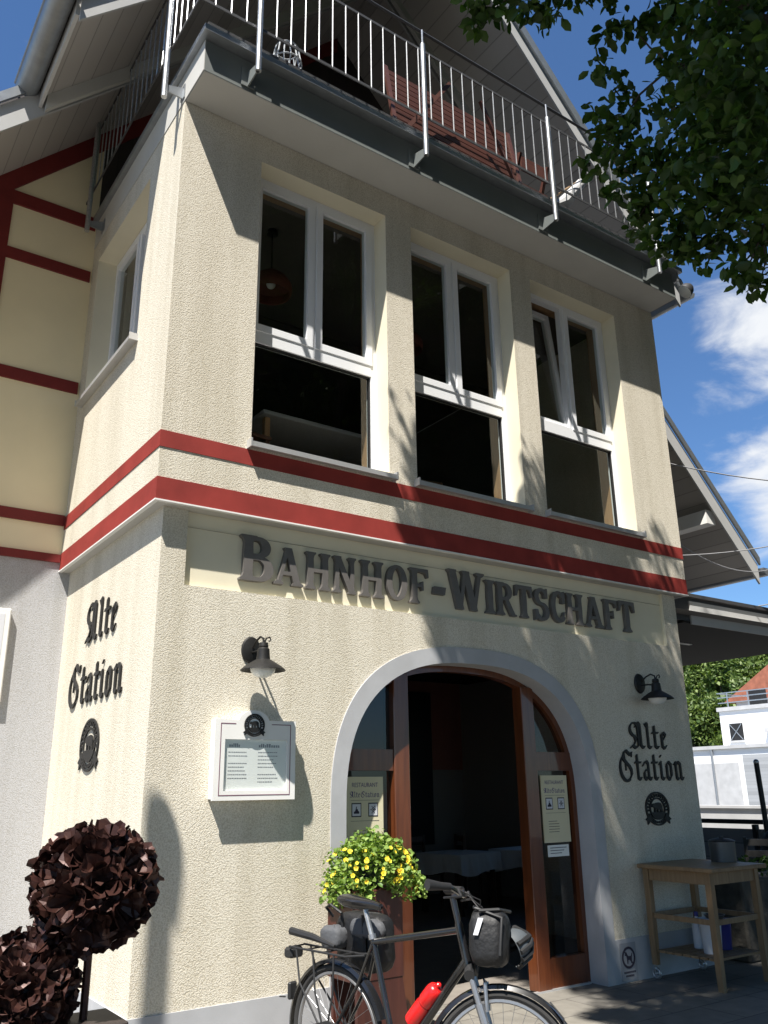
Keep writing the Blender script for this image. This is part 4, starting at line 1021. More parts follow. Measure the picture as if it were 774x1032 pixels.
# ------------------------------------------------------------------ leaves
def leaf_cloud(name, centers, m, parent, size=(.05, .09), droop=.35, shape='leaf', off=(0, 0, 0)):
    """centers: (x,y,z,radius,count); every leaf a folded blade of six points"""
    P = []; 
    for (x, y, z, r, n) in centers:
        q = rng.normal(size=(n, 3)); q /= np.linalg.norm(q, axis=1)[:, None]
        q *= (rng.random(n)**.45)[:, None]*r; q[:, 2] *= .8
        P.append(q + np.array([x, y, z]))
    P = np.concatenate(P) - np.array(off); n = len(P)
    d = rng.normal(size=(n, 3)); d[:, 2] = d[:, 2]*.6 - droop; d /= np.linalg.norm(d, axis=1)[:, None]
    up = rng.normal(size=(n, 3))*.6 + np.array([0, 0, 1.]); s_ = np.cross(d, up); s_ /= np.linalg.norm(s_, axis=1)[:, None] + 1e-9
    nn = np.cross(s_, d)
    L_ = rng.uniform(size[0], size[1], n)[:, None]; w = L_*rng.uniform(.26, .36, n)[:, None]; fold = w*rng.uniform(.1, .6, n)[:, None]; bend = L_*rng.uniform(-.05, .3, n)[:, None]
    base = P; tip = P + d*L_ - nn*bend; mid = P + d*L_*.55 - nn*bend*.25
    A = P + d*L_*.35 + s_*w*.9 + nn*fold; B = P + d*L_*.72 + s_*w*.85 + nn*fold*.8 - nn*bend*.5
    C_ = P + d*L_*.35 - s_*w*.9 + nn*fold; D_ = P + d*L_*.72 - s_*w*.85 + nn*fold*.8 - nn*bend*.5
    V = np.stack([base, A, B, tip, D_, C_, mid], 1).reshape(-1, 3)
    f = np.array([[0, 1, 6], [1, 2, 6], [2, 3, 6], [3, 4, 6], [4, 5, 6], [5, 0, 6]]).ravel()
    idx = (np.arange(n)[:, None]*7 + f[None, :]).ravel()
    return mesh_np(name, V, 3, idx, m, parent)
def quad_cloud(name, centers, m, parent, size, off=(0, 0, 0)):
    P = []
    for (x, y, z, r, n) in centers:
        q = rng.normal(size=(n, 3)); q /= np.linalg.norm(q, axis=1)[:, None]; q *= (rng.random(n)**.35)[:, None]*r; P.append(q + np.array([x, y, z]))
    P = np.concatenate(P) - np.array(off); n = len(P)
    a = rng.normal(size=(n, 3)); a /= np.linalg.norm(a, axis=1)[:, None]; b = np.cross(a, rng.normal(size=(n, 3))); b /= np.linalg.norm(b, axis=1)[:, None]
    s_ = rng.uniform(size[0], size[1], n)[:, None]
    V = np.stack([P - a*s_, P + b*s_*.55, P + a*s_, P - b*s_*.55], 1).reshape(-1, 3)
    return mesh_np(name, V, 4, np.arange(n*4), m, parent)

# ------------------------------------------------------------------ the big tree overhead, right of the camera
TB = Vector((4.6, -5.0, 0))
tree = thing('broadleaf_tree', 'large dark-leaved broadleaf tree hanging over the right of the balcony', 'tree', TB)
def px(u, v, d): return along(u, v, d)
hang = []       # low-hanging sprays, in view at the upper right
def spray(u, v, d, r, n): p = px(u, v, d); hang.append((p.x, p.y, p.z, r, n))
for (u, v, d, r, n) in [
    # dense body
    (715, 30, 4.6, .30, 170), (760, 25, 4.9, .34, 170), (690, 90, 4.9, .24, 120), (735, 85, 4.4, .30, 170), (772, 80, 4.8, .32, 160), (700, 140, 4.8, .27, 150), (748, 145, 4.5, .30, 180),
    (780, 140, 5.0, .32, 150), (668, 170, 5.0, .20, 95), (705, 190, 4.7, .26, 150), (745, 200, 4.6, .26, 140), (778, 205, 4.9, .26, 110), (655, 205, 5.1, .17, 80), (690, 225, 4.9, .21, 110), (722, 232, 4.8, .18, 80),
    (680, 250, 5.0, .13, 45), (705, 255, 4.9, .12, 40), (735, 20, 5.6, .4, 200), (770, 120, 5.8, .45, 220), (710, 110, 5.7, .35, 180), (745, 180, 5.6, .35, 180), (690, 20, 5.3, .22, 100), (765, 60, 6.0, .45, 220), (735, 150, 6.0, .4, 200), (775, 180, 6.0, .4, 180), (745, 110, 5.3, .32, 180), (668, 15, 5.2, .14, 60),
    # left fringe
    (606, 68, 5.2, .10, 26), (625, 90, 5.2, .12, 36), (612, 130, 5.2, .15, 55), (630, 145, 5.1, .14, 50), (600, 112, 5.3, .07, 14), (602, 165, 5.2, .10, 30), (640, 118, 5.1, .11, 26), (628, 175, 5.1, .11, 32), (650, 160, 5.0, .14, 50), (612, 195, 5.1, .06, 14),
    (622, 28, 5.0, .10, 34), (610, 32, 5.1, .07, 16), (664, 28, 5.0, .10, 36), (650, 20, 5.0, .06, 14), (676, 60, 5.0, .09, 24), (640, 235, 5.1, .06, 14), (662, 235, 5.0, .11, 34), (640, 212, 5.1, .08, 22),
    # right lower twig
    (742, 268, 4.7, .09, 24), (758, 283, 4.7, .10, 28), (768, 262, 4.8, .09, 22), (748, 250, 4.8, .08, 20), (776, 285, 4.7, .09, 24), (765, 240, 4.9, .10, 28),
    # top edge sprigs
    (478, 2, 4.9, .10, 30), (490, 14, 4.9, .08, 24), (482, 30, 4.9, .05, 10), (512, 4, 4.9, .10, 30), (535, 6, 4.8, .10, 32), (552, 16, 4.8, .08, 22), (560, 2, 4.8, .08, 20), (528, -14, 4.9, .16, 60), (580, -18, 4.8, .16, 60), (612, -8, 4.8, .10, 30)]:
    spray(u, v, d, r, n)
crown = []
def clear(p, r):
    s_ = seen(p)
    if s_ is None: return True
    k = (Vector(p) - CAM).dot(FWD); m = f_px*r/max(k, .3)
    return not (-m < s_[0] < 774+m and -m < s_[1] < 1032+m)
# canopy high over the forecourt: the clumps that dapple the facade
tr = random.Random(21)
def shade_to(x, z, h, y=.09):
    """crown point at height h whose shadow falls at (x,y,z) on the front wall"""
    t = (h - z)/-SUND.z
    return Vector((x, y, z)) - SUND*t
SHADE = []
for i in range(275):
    x = tr.uniform(2.35, 6.3); z = tr.uniform(-1.6, 3.95)
    edge = 2.45 + .467*(2.8 - z) if z < 2.8 else 2.15
    if x < edge + .14 + tr.uniform(-.1, .15): continue
    if z > 3.05 and (x < 2.3 or x > 5.0): continue
    if z > 2.1 and x > 5.25 + tr.uniform(-.1, .15): continue
    SHADE.append((x, z))
for (x, z) in SHADE:
    p = shade_to(x, z, tr.uniform(7.85, 12.2))
    r = tr.uniform(.15, .32)
    if clear(p, r): crown.append((p.x, p.y, p.z, r, int(150*r/.3)))
for i in range(620):      # the rest of the crown, behind and beside the camera's view
    a = tr.uniform(0, 2*PI); e = tr.uniform(-.45, 1.2); rr = tr.uniform(.55, 1)
    p = Vector((5.2, -4.4, 7.4)) + Vector((math.cos(a)*math.cos(e)*4.6, math.sin(a)*math.cos(e)*4.0, math.sin(e)*4.2))*rr
    t = (p.y - .09)/-SUND.y if p.y < 0 else 0
    q = p + SUND*t      # where its shadow meets the wall plane
    if t > 0 and q.z > -.2 and not (q.z < 3.6 and q.x > 2.6 + .467*(2.8-q.z)): continue
    gq_ = p + SUND*(p.z/-SUND.z)
    if gq_.x < 3.9 + .2*gq_.y and gq_.y > -3.2: continue
    r = tr.uniform(.3, .5)
    if clear(p, r): crown.append((p.x, p.y, p.z, r, int(230*r/.4)))
for (x, y, z, r, n) in list(hang):
    for k in range(3):
        t = tr.uniform(2.6, 6.5); p = Vector((x, y, z)) - SUND*t + Vector((tr.uniform(-.15, .15), tr.uniform(-.15, .15), 0)); r2 = r*1.15 + .10
        if clear(p, r2): crown.append((p.x, p.y, p.z, r2, int(150*r2/.3)))
leaf_cloud('crown', hang + crown, M['treeleaf'], tree, (.055, .098), .45, off=TB)
trk = MB(); top = Vector((4.3, -4.7, 5.2))
trk.tube([TB + Vector((0, 0, -.1)), TB + Vector((.02, .03, .35)), TB + Vector((-.05, .08, 1.6)), TB + Vector((-.18, .2, 3.4)), top], [.30, .22, .19, .17, .14], 12).build('trunk', M['bark'], tree, True)
br = MB(); nodes = [top, top + Vector((-.6, .5, 1.0)), top + Vector((.5, -.4, 1.6)), top + Vector((-.9, .2, 2.4)), top + Vector((-1.4, 1.0, .6)), top + Vector((-1.9, 1.7, .5)), top + Vector((-2.2, .5, 2.8)), top + Vector((-3.2, .9, 4.4)), top + Vector((-4.2, 1.3, 5.4)), top + Vector((.4, .3, 3.2)), top + Vector((-2.6, 1.7, 4.6))]
par = [None, 0, 0, 1, 0, 4, 3, 6, 7, 2, 6]; rad = [.14, .10, .10, .07, .09, .05, .06, .045, .03, .06, .045]
for i in range(1, len(nodes)):
    a, b = nodes[par[i]], nodes[i]; m_ = (a+b)/2 + Vector((tr.uniform(-.1, .1), tr.uniform(-.1, .1), tr.uniform(-.05, .12)))
    if not (clear(m_, .05) and clear(b, .05)) and i not in (4, 5): continue
    br.tube([a, m_, b], [rad[par[i]]*.8, rad[i]*1.1, rad[i]], 8, False)
for c in crown[::2]:
    p = Vector(c[:3]); k = min(range(len(nodes)), key=lambda j: (nodes[j]-p).length); a = nodes[k]
    if (a-p).length > 3.2: continue
    m_ = (a+p)/2 + Vector((0, 0, .15)); 
    if clear(m_, .02): br.tube([a, m_, p], [.022, .014, .006], 5, False)
hub = px(800, 120, 5.2)
br.tube([nodes[5], (nodes[5]+hub)/2 + Vector((0, 0, .1)), hub], [.045, .035, .028], 8, False)
tw = [px(740, 120, 5.0), px(700, 75, 5.0), px(690, 66, 5.05), px(672, 60, 5.05), px(655, 48, 5.1), px(640, 30, 5.05)]
br.tube([hub] + tw, [.026, .02, .013, .010, .008, .006, .004], 6, False)
br.tube([tw[2], px(668, 75, 5.1), px(645, 95, 5.15), px(625, 125, 5.2), px(612, 140, 5.2)], [.010, .008, .007, .005, .003], 6, False)
br.tube([px(740, 125, 5.0), px(690, 160, 5.0), px(660, 195, 5.05), px(640, 225, 5.1)], [.016, .010, .007, .003], 6, False)
br.tube([px(780, 190, 4.9), px(768, 235, 4.8), px(757, 262, 4.75), px(745, 276, 4.7)], [.012, .008, .005, .003], 6, False)
br.tube([px(768, 235, 4.8), px(772, 262, 4.75), px(766, 284, 4.7)], [.007, .005, .003], 6, False)
br.tube([nodes[4], px(620, -70, 4.9), px(560, -30, 4.85), px(520, -5, 4.9), px(490, 10, 4.9)], [.03, .018, .010, .006, .003], 6, False)
br.build('limbs', M['bark'], tree, True)

# ------------------------------------------------------------------ bicycle
RX, H_ = Vector((.86, -.99, 0)), Vector((.200, -.980, 0))
bike = thing('bicycle', 'black touring bicycle with rear rack parked in front of the arch', 'bicycle', (RX.x, RX.y, .004), math.atan2(H_.y, H_.x))
WR = .345
def bb(mb, name, m, parent=bike, smooth=True): return mb.build(name, m, parent, smooth, local=True)
def wheel(xc, M3=None):
    def tr_(mb):
        if M3 is not None: mb.v = [tuple(M3 @ Vector(p)) for p in mb.v]
        return mb
    c = (xc, 0, WR)
    w = bb(tr_(MB().torus(c, WR-.016, .017, (0, 1, 0), 56, 10)), 'wheel', M['rubber'])
    bb(tr_(MB().torus(c, WR-.042, .011, (0, 1, 0), 56, 6)), 'rim', M['silver'], w)
    sp = MB()
    for k in range(32):
        a = 2*PI*k/32; b = a + (.32 if k % 2 else -.32); y = .022*(1 if k % 4 < 2 else -1)
        sp.cyl((xc + .02*math.cos(b), y, WR + .02*math.sin(b)), (xc + (WR-.05)*math.cos(a), 0, WR + (WR-.05)*math.sin(a)), .0011, seg=4)
    bb(tr_(sp), 'spokes', M['silver'], w)
    bb(tr_(MB().cyl((xc, -.05, WR), (xc, .05, WR), .016, seg=14).cyl((xc, -.03, WR), (xc, -.025, WR), .028, seg=14).cyl((xc, .025, WR), (xc, .03, WR), .028, seg=14)), 'hub', M['silver'], w)
    return w
# front end turned slightly to the left
hb, ht = Vector((.915, 0, .775)), Vector((.865, 0, .965)); ax = (ht-hb).normalized()
ST = Matrix.Translation(hb) @ Matrix.Rotation(R(32), 4, ax) @ Matrix.Translation(-hb)
wheel(0); wheel(1.08, ST)
bbk = Vector((.44, 0, .29)); stp = Vector((.275, 0, .845))
fm = MB(); fm.tube([bbk, stp], .0165, 12).tube([stp - Vector((0, 0, .02)), ht - ax*.03], .0165, 12).tube([bbk, hb + ax*.03], .021, 12).tube([hb, ht], .02, 12)
for y in (-.055, .055): fm.tube([(0, y, WR), (.2, y*.8, .315), (.44, y*.5, .29)], .010, 8); fm.tube([(0, y, WR), (.2, y*.7, .62), (.285, y*.3, .815)], .009, 8)
bb(fm, 'frame', M['black'])
fk = MB()
for y in (-.055, .055): fk.tube([ST @ Vector((.93, y, .755)), ST @ Vector((.985, y, .60))], .014, 10); fk.tube([ST @ Vector((.975, y, .63)), ST @ Vector((1.065, y, WR+.03)), ST @ Vector((1.08, y, WR))], [.021, .020, .014], 10)
bb(fk, 'fork', M['silver']); bb(MB().tube([ST @ Vector((.93, -.075, .745)), ST @ Vector((.922, 0, .775)), ST @ Vector((.93, .075, .745))], .026, 10), 'fork_crown', M['blackmatt'])
def guard(a0, a1, xc, M3=None):
    mb = MB(); n = 26; vs = []
    for i in range(n+1):
        a = R(a0 + (a1-a0)*i/n)
        for (dy, dr) in ((-.030, -.012), (-.022, .006), (0, .012), (.022, .006), (.030, -.012)):
            r = WR + .018 + dr; p = Vector((xc + r*math.cos(a), dy, WR + r*math.sin(a))); vs.append(M3 @ p if M3 else p)
    mb.add(vs, [(i*5+k, i*5+k+1, (i+1)*5+k+1, (i+1)*5+k) for i in range(n) for k in range(4)])
    return mb
bb(guard(20, 200, 0), 'mudguard', M['black']); bb(guard(20, 175, 1.08, ST), 'mudguard', M['black'])
ml = MB(); 
for y in (-.03, .03): ml.tube([ST @ Vector((1.08, y*2, WR)), ST @ Vector((1.08+.365*math.cos(R(28)), y, WR+.365*math.sin(R(28))))], .003, 5)
ml.tube([ST @ Vector((1.30, -.035, .66)), ST @ Vector((1.36, -.05, .60)), ST @ Vector((1.37, -.05, .52))], .004, 6); bb(ml, 'mudguard_stay', M['blackmatt'])
bb(MB().cyl((.275, 0, .835), (.21, 0, 1.005), .0135, seg=12), 'seat_post', M['galv']); bb(MB().cyl((.274, 0, .838), (.267, 0, .862), .021, seg=14), 'seat_clamp', M['silver'])
# saddle: lofted rings
sd = MB(); rings = [(-.13, .0, .02, .0), (-.12, .065, .04, .01), (-.07, .078, .05, .008), (-.01, .06, .045, .0), (.05, .035, .038, -.004), (.11, .022, .03, -.008), (.15, .016, .024, -.016), (.158, .004, .01, -.022)]
vs = []
for (x, hw, hh, dz) in rings:
    for k in range(14):
        a = 2*PI*k/14; c, s_ = math.cos(a), math.sin(a)
        vs.append((.185 + x, hw*c, 1.02 + dz + (hh*.45*s_ if s_ > 0 else hh*1.0*s_*(1-.45*abs(c)*0))))
sd.add(vs, [(i*14+k, i*14+(k+1) % 14, (i+1)*14+(k+1) % 14, (i+1)*14+k) for i in range(len(rings)-1) for k in range(14)])
sd.tube([(.08, -.03, .99), (.2, -.02, .98), (.31, 0, .997)], .0035, 6).tube([(.08, .03, .99), (.2, .02, .98), (.31, 0, .997)], .0035, 6)
bb(sd, 'saddle', M['black'])
# rack, rear light, stays
rk = MB(); zr = .745
for y in (-.055, .055): rk.tube([(.24, y*.5, .76), (.12, y, zr), (-.34, y, zr+.005)], .006, 8); rk.tube([(0, y*1.6, WR), (-.10, y*1.3, .55), (-.14, y, zr)], .0055, 8); rk.tube([(0, y*1.6, WR), (-.23, y*1.25, .58), (-.28, y, zr)], .0055, 8); rk.tube([(0, y*1.6, WR), (.04, y*1.3, .56), (.03, y, zr)], .0055, 8)
for x in (-.34, -.2, -.06, .08): rk.tube([(x, -.055, zr+.002), (x, .055, zr+.002)], .005, 6)
rk.tube([(-.02, 0, zr+.03), (-.2, 0, zr+.06), (-.39, 0, zr+.075)], [.008, .02, .022], 8); bb(rk, 'rear_rack', M['blackmatt'])
bb(MB().rbox(-.40, -.33, -.05, .05, zr-.06, zr-.005, .012), 'rear_light', M['blackmatt']); bb(MB().rbox(-.408, -.401, -.035, .035, zr-.05, zr-.015, .003), 'reflector', M['amber'])
bb(MB().rbox(-.385, -.36, -.03, .03, .47, .56, .008).cyl((-.39, -.035, .485), (-.44, -.035, .48), .004, seg=6), 'mudguard_light', M['blackmatt'])
# bars, stem, grips, brake
hd = MB(); sx = ST @ (ht + ax*.12)
hd.tube([ST @ ht, ST @ (ht + ax*.09), sx], .016, 12).tube([sx, sx + ST.to_3x3() @ Vector((.06, 0, .03))], .015, 10)
cb = ht + ax*.11 + Vector((.05, 0, .02))
hd.tube([ST @ (cb + Vector((-.12, -.30, .03))), ST @ (cb + Vector((-.04, -.22, .03))), ST @ (cb + Vector((0, -.06, 0))), ST @ (cb + Vector((0, .06, 0))), ST @ (cb + Vector((-.04, .22, .03))), ST @ (cb + Vector((-.12, .30, .03)))], .0125, 10); bb(hd, 'handlebar', M['black'])
for s_ in (-1, 1):
    g_ = MB(); g_.tube([ST @ (cb + Vector((-.035, .215*s_, .03))), ST @ (cb + Vector((-.075, .255*s_, .03))), ST @ (cb + Vector((-.13, .305*s_, .032)))], [.017, .018, .026], 12); bb(g_, 'grip', M['blackmatt'])
    bb(MB().tube([ST @ (cb + Vector((.0, .18*s_, .02))), ST @ (cb + Vector((.02, .22*s_, -.01))), ST @ (cb + Vector((-.05, .30*s_, -.02)))], [.008, .006, .005], 8), 'brake_lever', M['blackmatt'])
cbl = MB()
for k in range(4):
    y = .04*(k-1.5); cbl.tube([ST @ (cb + Vector((.0, y*3, .02))), ST @ (cb + Vector((.10, y*2, -.02 - .03*k))), ST @ (cb + Vector((.09, y, -.16))), ST @ Vector((.96, y*.5, .76))], .003, 5)
bb(cbl, 'cables', M['blackmatt'])
ch = MB(); ch.cyl((.44, -.065, .29), (.44, -.07, .29), .09, seg=28); bb(ch, 'chainring', M['blackmatt'])
cg = MB(); cg.prism([(-.1, .27), (-.1, .40), (.0, .43), (.44, .40), (.54, .33), (.54, .25), (.44, .20), (.0, .26)], 'y', -.09, -.072); bb(cg, 'chain_guard', M['blackmatt'])
for s_ in (-1, 1): bb(MB().bar((.44, .085*s_, .29), (.44+.165*s_, .095*s_, .29-.03*s_), .012, .022).rbox(.40+.165*s_, .48+.165*s_, .10*s_-.001 if s_ > 0 else -.20, .20 if s_ > 0 else -.101, .28-.03*s_-.02, .29-.03*s_, .006), 'pedal_crank', M['blackmatt'])
bk = MB(); bk.tube([ST @ Vector((1.0, -.035, .72)), ST @ Vector((1.01, -.035, .60))], .010, 8).tube([ST @ Vector((1.0, .035, .72)), ST @ Vector((1.01, .035, .60))], .010, 8).tube([ST @ Vector((1.0, -.04, .715)), ST @ Vector((.99, 0, .73)), ST @ Vector((1.0, .05, .715))], .005, 6); bb(bk, 'brake_caliper', M['silver'])
BM = Matrix.Translation(bike.location) @ Matrix.Rotation(math.atan2(H_.y, H_.x), 4, 'Z')
# bottle on the down tube
a = BM @ (bbk + (hb-bbk)*.30 + Vector((-.035, 0, .06))); b = BM @ (bbk + (hb-bbk)*.75 + Vector((-.035, 0, .06))); dv = (b-a).normalized()
bt = thing('water_bottle', 'glossy red drinking bottle on the bicycle frame', 'bottle', a)
prof = [(0, .036), (.02, .037), (.10, .037), (.115, .033), (.13, .037), (.185, .036), (.205, .030), (.215, .020), (.217, .011), (.232, .011), (.236, .007)]
MB().tube([a + dv*p[0]*1.12 for p in prof], [p[1]*1.2 for p in prof], 18).build('bottle_body', M['redplastic'], bt, True)
MB().tube([a + dv*.124, a + dv*.134], .0408, 18).build('band', M['amber'], bt, True)
# black pannier bag hanging on the far side of the rack
def blob(mb, c, hx, hy, hz, n=4, seg=22, rings=14, M3=None):
    vs = []
    for i in range(rings+1):
        t = PI*i/rings - PI/2
        for k in range(seg):
            a_ = 2*PI*k/seg; f = lambda v, e: math.copysign(abs(v)**(2/e), v)
            p = Vector((hx*f(math.cos(t), n)*f(math.cos(a_), n), hy*f(math.cos(t), n)*f(math.sin(a_), n), hz*f(math.sin(t), n)))
            p += Vector((tr.uniform(-1, 1), tr.uniform(-1, 1), tr.uniform(-1, 1)))*.004
            vs.append((M3 @ p if M3 else p) + Vector(c))
    mb.add(vs, [(i*seg+k, i*seg+(k+1) % seg, (i+1)*seg+(k+1) % seg, (i+1)*seg+k) for i in range(rings) for k in range(seg)])
    return mb
RB = Matrix.Rotation(math.atan2(H_.y, H_.x), 3, 'Z')
c = BM @ Vector((.02, .20, .78)); pb = thing('pannier_bag', 'black and grey bag on the bicycle rack behind the saddle', 'bag', c - Vector((0, 0, .2)))
blob(MB(), c, .19, .075, .15, 4.5, M3=RB.to_4x4()).build('bag_body', M['blackfab'], pb, True)
blob(MB(), BM @ Vector((-.13, .10, .80)), .085, .06, .062, 3, M3=RB.to_4x4()).build('side_pocket', M['greyfab'], pb, True)
blob(MB(), BM @ Vector((.10, .135, .86)), .13, .03, .05, 3, M3=RB.to_4x4()).build('top_flap', M['greyfab'], pb, True)
st_ = MB()
for x in (-.08, .09): st_.tube([BM @ Vector((x, .11, .93)), BM @ Vector((x, .115, .86)), BM @ Vector((x+.01, .12, .72))], .010, 4)
st_.tube([BM @ Vector((-.17, .13, .90)), BM @ Vector((-.20, .10, .95)), BM @ Vector((-.14, .08, .97)), BM @ Vector((-.06, .09, .93))], .008, 6); st_.build('strap', M['blackfab'], pb, True)
# handlebar bag and helmet hanging from the bars
SM = BM @ ST
c = SM @ Vector((1.02, 0, .91)); hbag = thing('handlebar_bag', 'black handlebar bag with a white reflective tab on the bicycle front', 'bag', c - Vector((0, 0, .14)))
RS = (BM @ ST).to_3x3().to_4x4()
blob(MB(), c, .095, .135, .125, 4, M3=RS).build('bag_body', M['blackfab'], hbag, True)
MB().tube([SM @ Vector((.98, -.13, 1.025)), SM @ Vector((1.07, -.10, 1.035)), SM @ Vector((1.11, .08, 1.03))], .009, 6).tube([SM @ Vector((.95, -.1, 1.04)), SM @ Vector((1.09, -.139, 1.0)), SM @ Vector((1.08, -.14, .84))], .008, 6).build('strap', M['blackmatt'], hbag, True)
q = [SM @ Vector(p) for p in ((.955, -.1425, .92), (.978, -.1445, .92), (1.003, -.1445, .995), (.978, -.1425, .995))]
MB().quad(*q).build('reflective_tab', M['signwhite'], hbag)
c = SM @ Vector((1.12, .10, .87)); hel = thing('bicycle_helmet', 'black and blue-grey bicycle helmet hanging beside the handlebar bag', 'helmet', c - Vector((0, 0, .12)))
MH = Matrix.Rotation(R(25), 4, 'X') @ Matrix.Rotation(R(70), 4, 'Y')
hm = MB(); hm.lathe([(.085*math.sin(t)*1.0, .10*math.cos(t)) for t in np.linspace(.02, 1.75, 12)], c, 22, MH); hm.build('shell', M['helmetgrey'], hel, True)
hm = MB()
for k in range(5):
    a_ = (k-2)*.42; hm.tube([Vector(c) + (MH.to_3x3() @ Vector((.089*math.sin(t)*math.cos(p_), .089*math.sin(t)*math.sin(p_), .105*math.cos(t)))) for t, p_ in [(1.7, PI/2+a_), (1.0, PI/2+a_*1.1), (.35, PI/2+a_*1.4), (.35, -PI/2-a_*1.4), (1.0, -PI/2-a_*1.1), (1.7, -PI/2-a_)]], .012, 6)
hm.build('ribs', M['blackmatt'], hel, True)

# ------------------------------------------------------------------ flower planter with pansies
pc = Vector((1.53, -.27, 0))
t = thing('wooden_planter', 'tall red-brown wooden planter with a curved side left of the arch', 'planter', pc)
x0, x1, y0, y1 = 1.33, 1.72, -.43, -.11
mb = MB(); mb.rbox(x0, x1, y0, y0+.03, .45, .98, .006); mb.rbox(x0, x1, y1-.03, y1, .45, .98, .006); mb.rbox(x0, x0+.03, y0+.03, y1-.03, .45, .98, .004); mb.rbox(x1-.03, x1, y0+.03, y1-.03, .45, .98, .004); mb.box(x0+.03, x1-.03, y0+.03, y1-.03, .5, .94)
mb.build('box', M['redwood'], t)
cv = [(1.36, .45), (1.36, .02), (1.86, .02), (1.86, .10), (1.79, .16), (1.74, .26), (1.725, .36), (1.71, .45)]
for y in (y0+.004, y1-.034): MB().prism(cv, 'y', y, y+.03).build('side_board', M['redwood'], t)
MB().box(1.38, 1.70, y0+.036, y1-.036, .08, .12).build('shelf', M['redwood'], t)
pt = thing('pansy_plant', 'bushy plant with many small yellow blooms in the wooden planter', 'plant', (1.57, -.27, .95))
cl = []
for i in range(95):
    a = tr.uniform(0, 2*PI); rr = tr.random()**.5; x = 1.57 + .33*rr*math.cos(a); y = -.28 + .22*rr*math.sin(a); z = 1.06 + .17*(1-rr**2) + tr.uniform(-.05, .08) - .12*max(0, rr-.75)*3
    cl.append((x, y, z, .07, 34))
for i in range(16):
    cl.append((1.24 + tr.uniform(-.02, .12), -.30 + tr.uniform(-.16, .12), .96 + tr.uniform(-.05, .1), .05, 18))
    cl.append((tr.uniform(1.28, 1.84), -.48 + tr.uniform(-.02, .06), .97 + tr.uniform(-.06, .08), .05, 16))
leaf_cloud('foliage', cl, M['leafy'], pt, (.022, .048), .1, off=(1.57, -.27, .95))
def bloom_mesh():
    mb = MB(); r = .021
    for k in range(5):
        a = 2*PI*k/5 + PI/2; cx, cy = .55*r*math.cos(a), .55*r*math.sin(a); n = 8
        ring = [(cx + r*.62*math.cos(2*PI*j/n), cy + r*.62*math.sin(2*PI*j/n), .004 + .006*((math.hypot(cx + r*.62*math.cos(2*PI*j/n), cy + r*.62*math.sin(2*PI*j/n))/r))+k*.0006) for j in range(n)]
        mb.add(ring + [(cx*.9, cy*.9, .003+k*.0006)], [(j, (j+1) % n, n) for j in range(n)])
    return mb
b0 = None
camd = (CAM - Vector((1.7, -.3, 1.1))).normalized()
for i in range(98):
    a = tr.uniform(-1.2*PI, .2*PI); rr = tr.uniform(.55, 1.05); e = tr.uniform(-.25, .95)
    d = Vector((math.cos(a)*math.cos(e), math.sin(a)*math.cos(e), math.sin(e)))
    p = Vector((.33*d.x, .25*d.y - .01, .11 + .21*d.z - (.08 if abs(d.x) > .8 else 0)))*1.0
    if b0 is None:
        b0 = bloom_mesh().build('bloom', M['petal'], pt, local=True); mb = MB(); mb.lathe([(0, .0085), (.006, .0085), (.007, .005)], (0, 0, 0), 8)
        th_ = mb.build('throat', M['petaldk'], b0, local=True); o = b0
    else:
        o = b0.copy(); COL.objects.link(o); o.parent = pt
        th = th_.copy(); COL.objects.link(th); th.parent = o
    o.location = p; dd = (d + Vector((0, -.5, .1)) + Vector((tr.uniform(-.5, .5), tr.uniform(-.5, .5), tr.uniform(-.4, .4)))).normalized()
    o.rotation_euler = dd.to_track_quat('Z', 'Y').to_euler(); s_ = tr.uniform(.45, .82); o.scale = (s_, s_, s_)

# ------------------------------------------------------------------ rusty metal flower balls
def flower_ball(c, r, label, seed, stem_to):
    rg = random.Random(seed); c = Vector(c)
    t = thing('metal_flower_ball', label, 'garden ornament', (c.x, c.y, stem_to), group=None)
    # directions spread over the sphere
    n = 36; first = True
    for k in range(n):
        z = 1 - 2*(k+.5)/n; a = k*2.39996; d = Vector((math.sqrt(1-z*z)*math.cos(a), math.sqrt(1-z*z)*math.sin(a), z))
        fl_ = MB(); rr = r*.43*rg.uniform(.92, 1.12); q_ = (d + Vector((rg.uniform(-.2, .2), rg.uniform(-.2, .2), rg.uniform(-.2, .2)))).normalized().to_track_quat('Z', 'Y').to_matrix()
        for lay, (np_, r0_, r1_, lift) in enumerate(((6, .15, 1.0, .34), (5, .10, .66, .60))):
            for j in range(np_):
                a0 = 2*PI*(j + .5*lay + rg.uniform(-.12, .12))/np_; w = PI/np_*2.0; pts = []
                prof = [(r0_, 0, .55), (.55*r1_, lift*.45, 1.0), (.86*r1_, lift*.95 + rg.uniform(-.06, .06), .95), (r1_*rg.uniform(.94, 1.06), lift*1.2 + rg.uniform(-.1, .1), .45)]
                for (ra, hz, wf) in prof:
                    for s_ in (-1, -.35, .35, 1):
                        aa = a0 + s_*w*wf*.5*(1 if ra > .2 else .6); jag = rg.uniform(-.10, .10) if ra > .8 else 0
                        pts.append(c + d*(r*.77) + (q_ @ Vector(((ra+jag-.04*s_*s_)*math.cos(aa), (ra+jag-.04*s_*s_)*math.sin(aa), hz + .10*s_*s_*wf + rg.uniform(-.015, .015))))*rr*1.15)
                fl_.add(pts, [(i*4+m, i*4+m+1, (i+1)*4+m+1, (i+1)*4+m) for i in range(3) for m in range(3)])
        fl_.build('flower', M['rust'], t)
    MB().sphere(c, r*.70, 20, 12).build('core', M['darkbox'], t, True)
    MB().cyl((c.x, c.y, stem_to), (c.x, c.y, c.z - r*.6), .016, seg=10).build('stem', M['rust'], t, True)
    return t
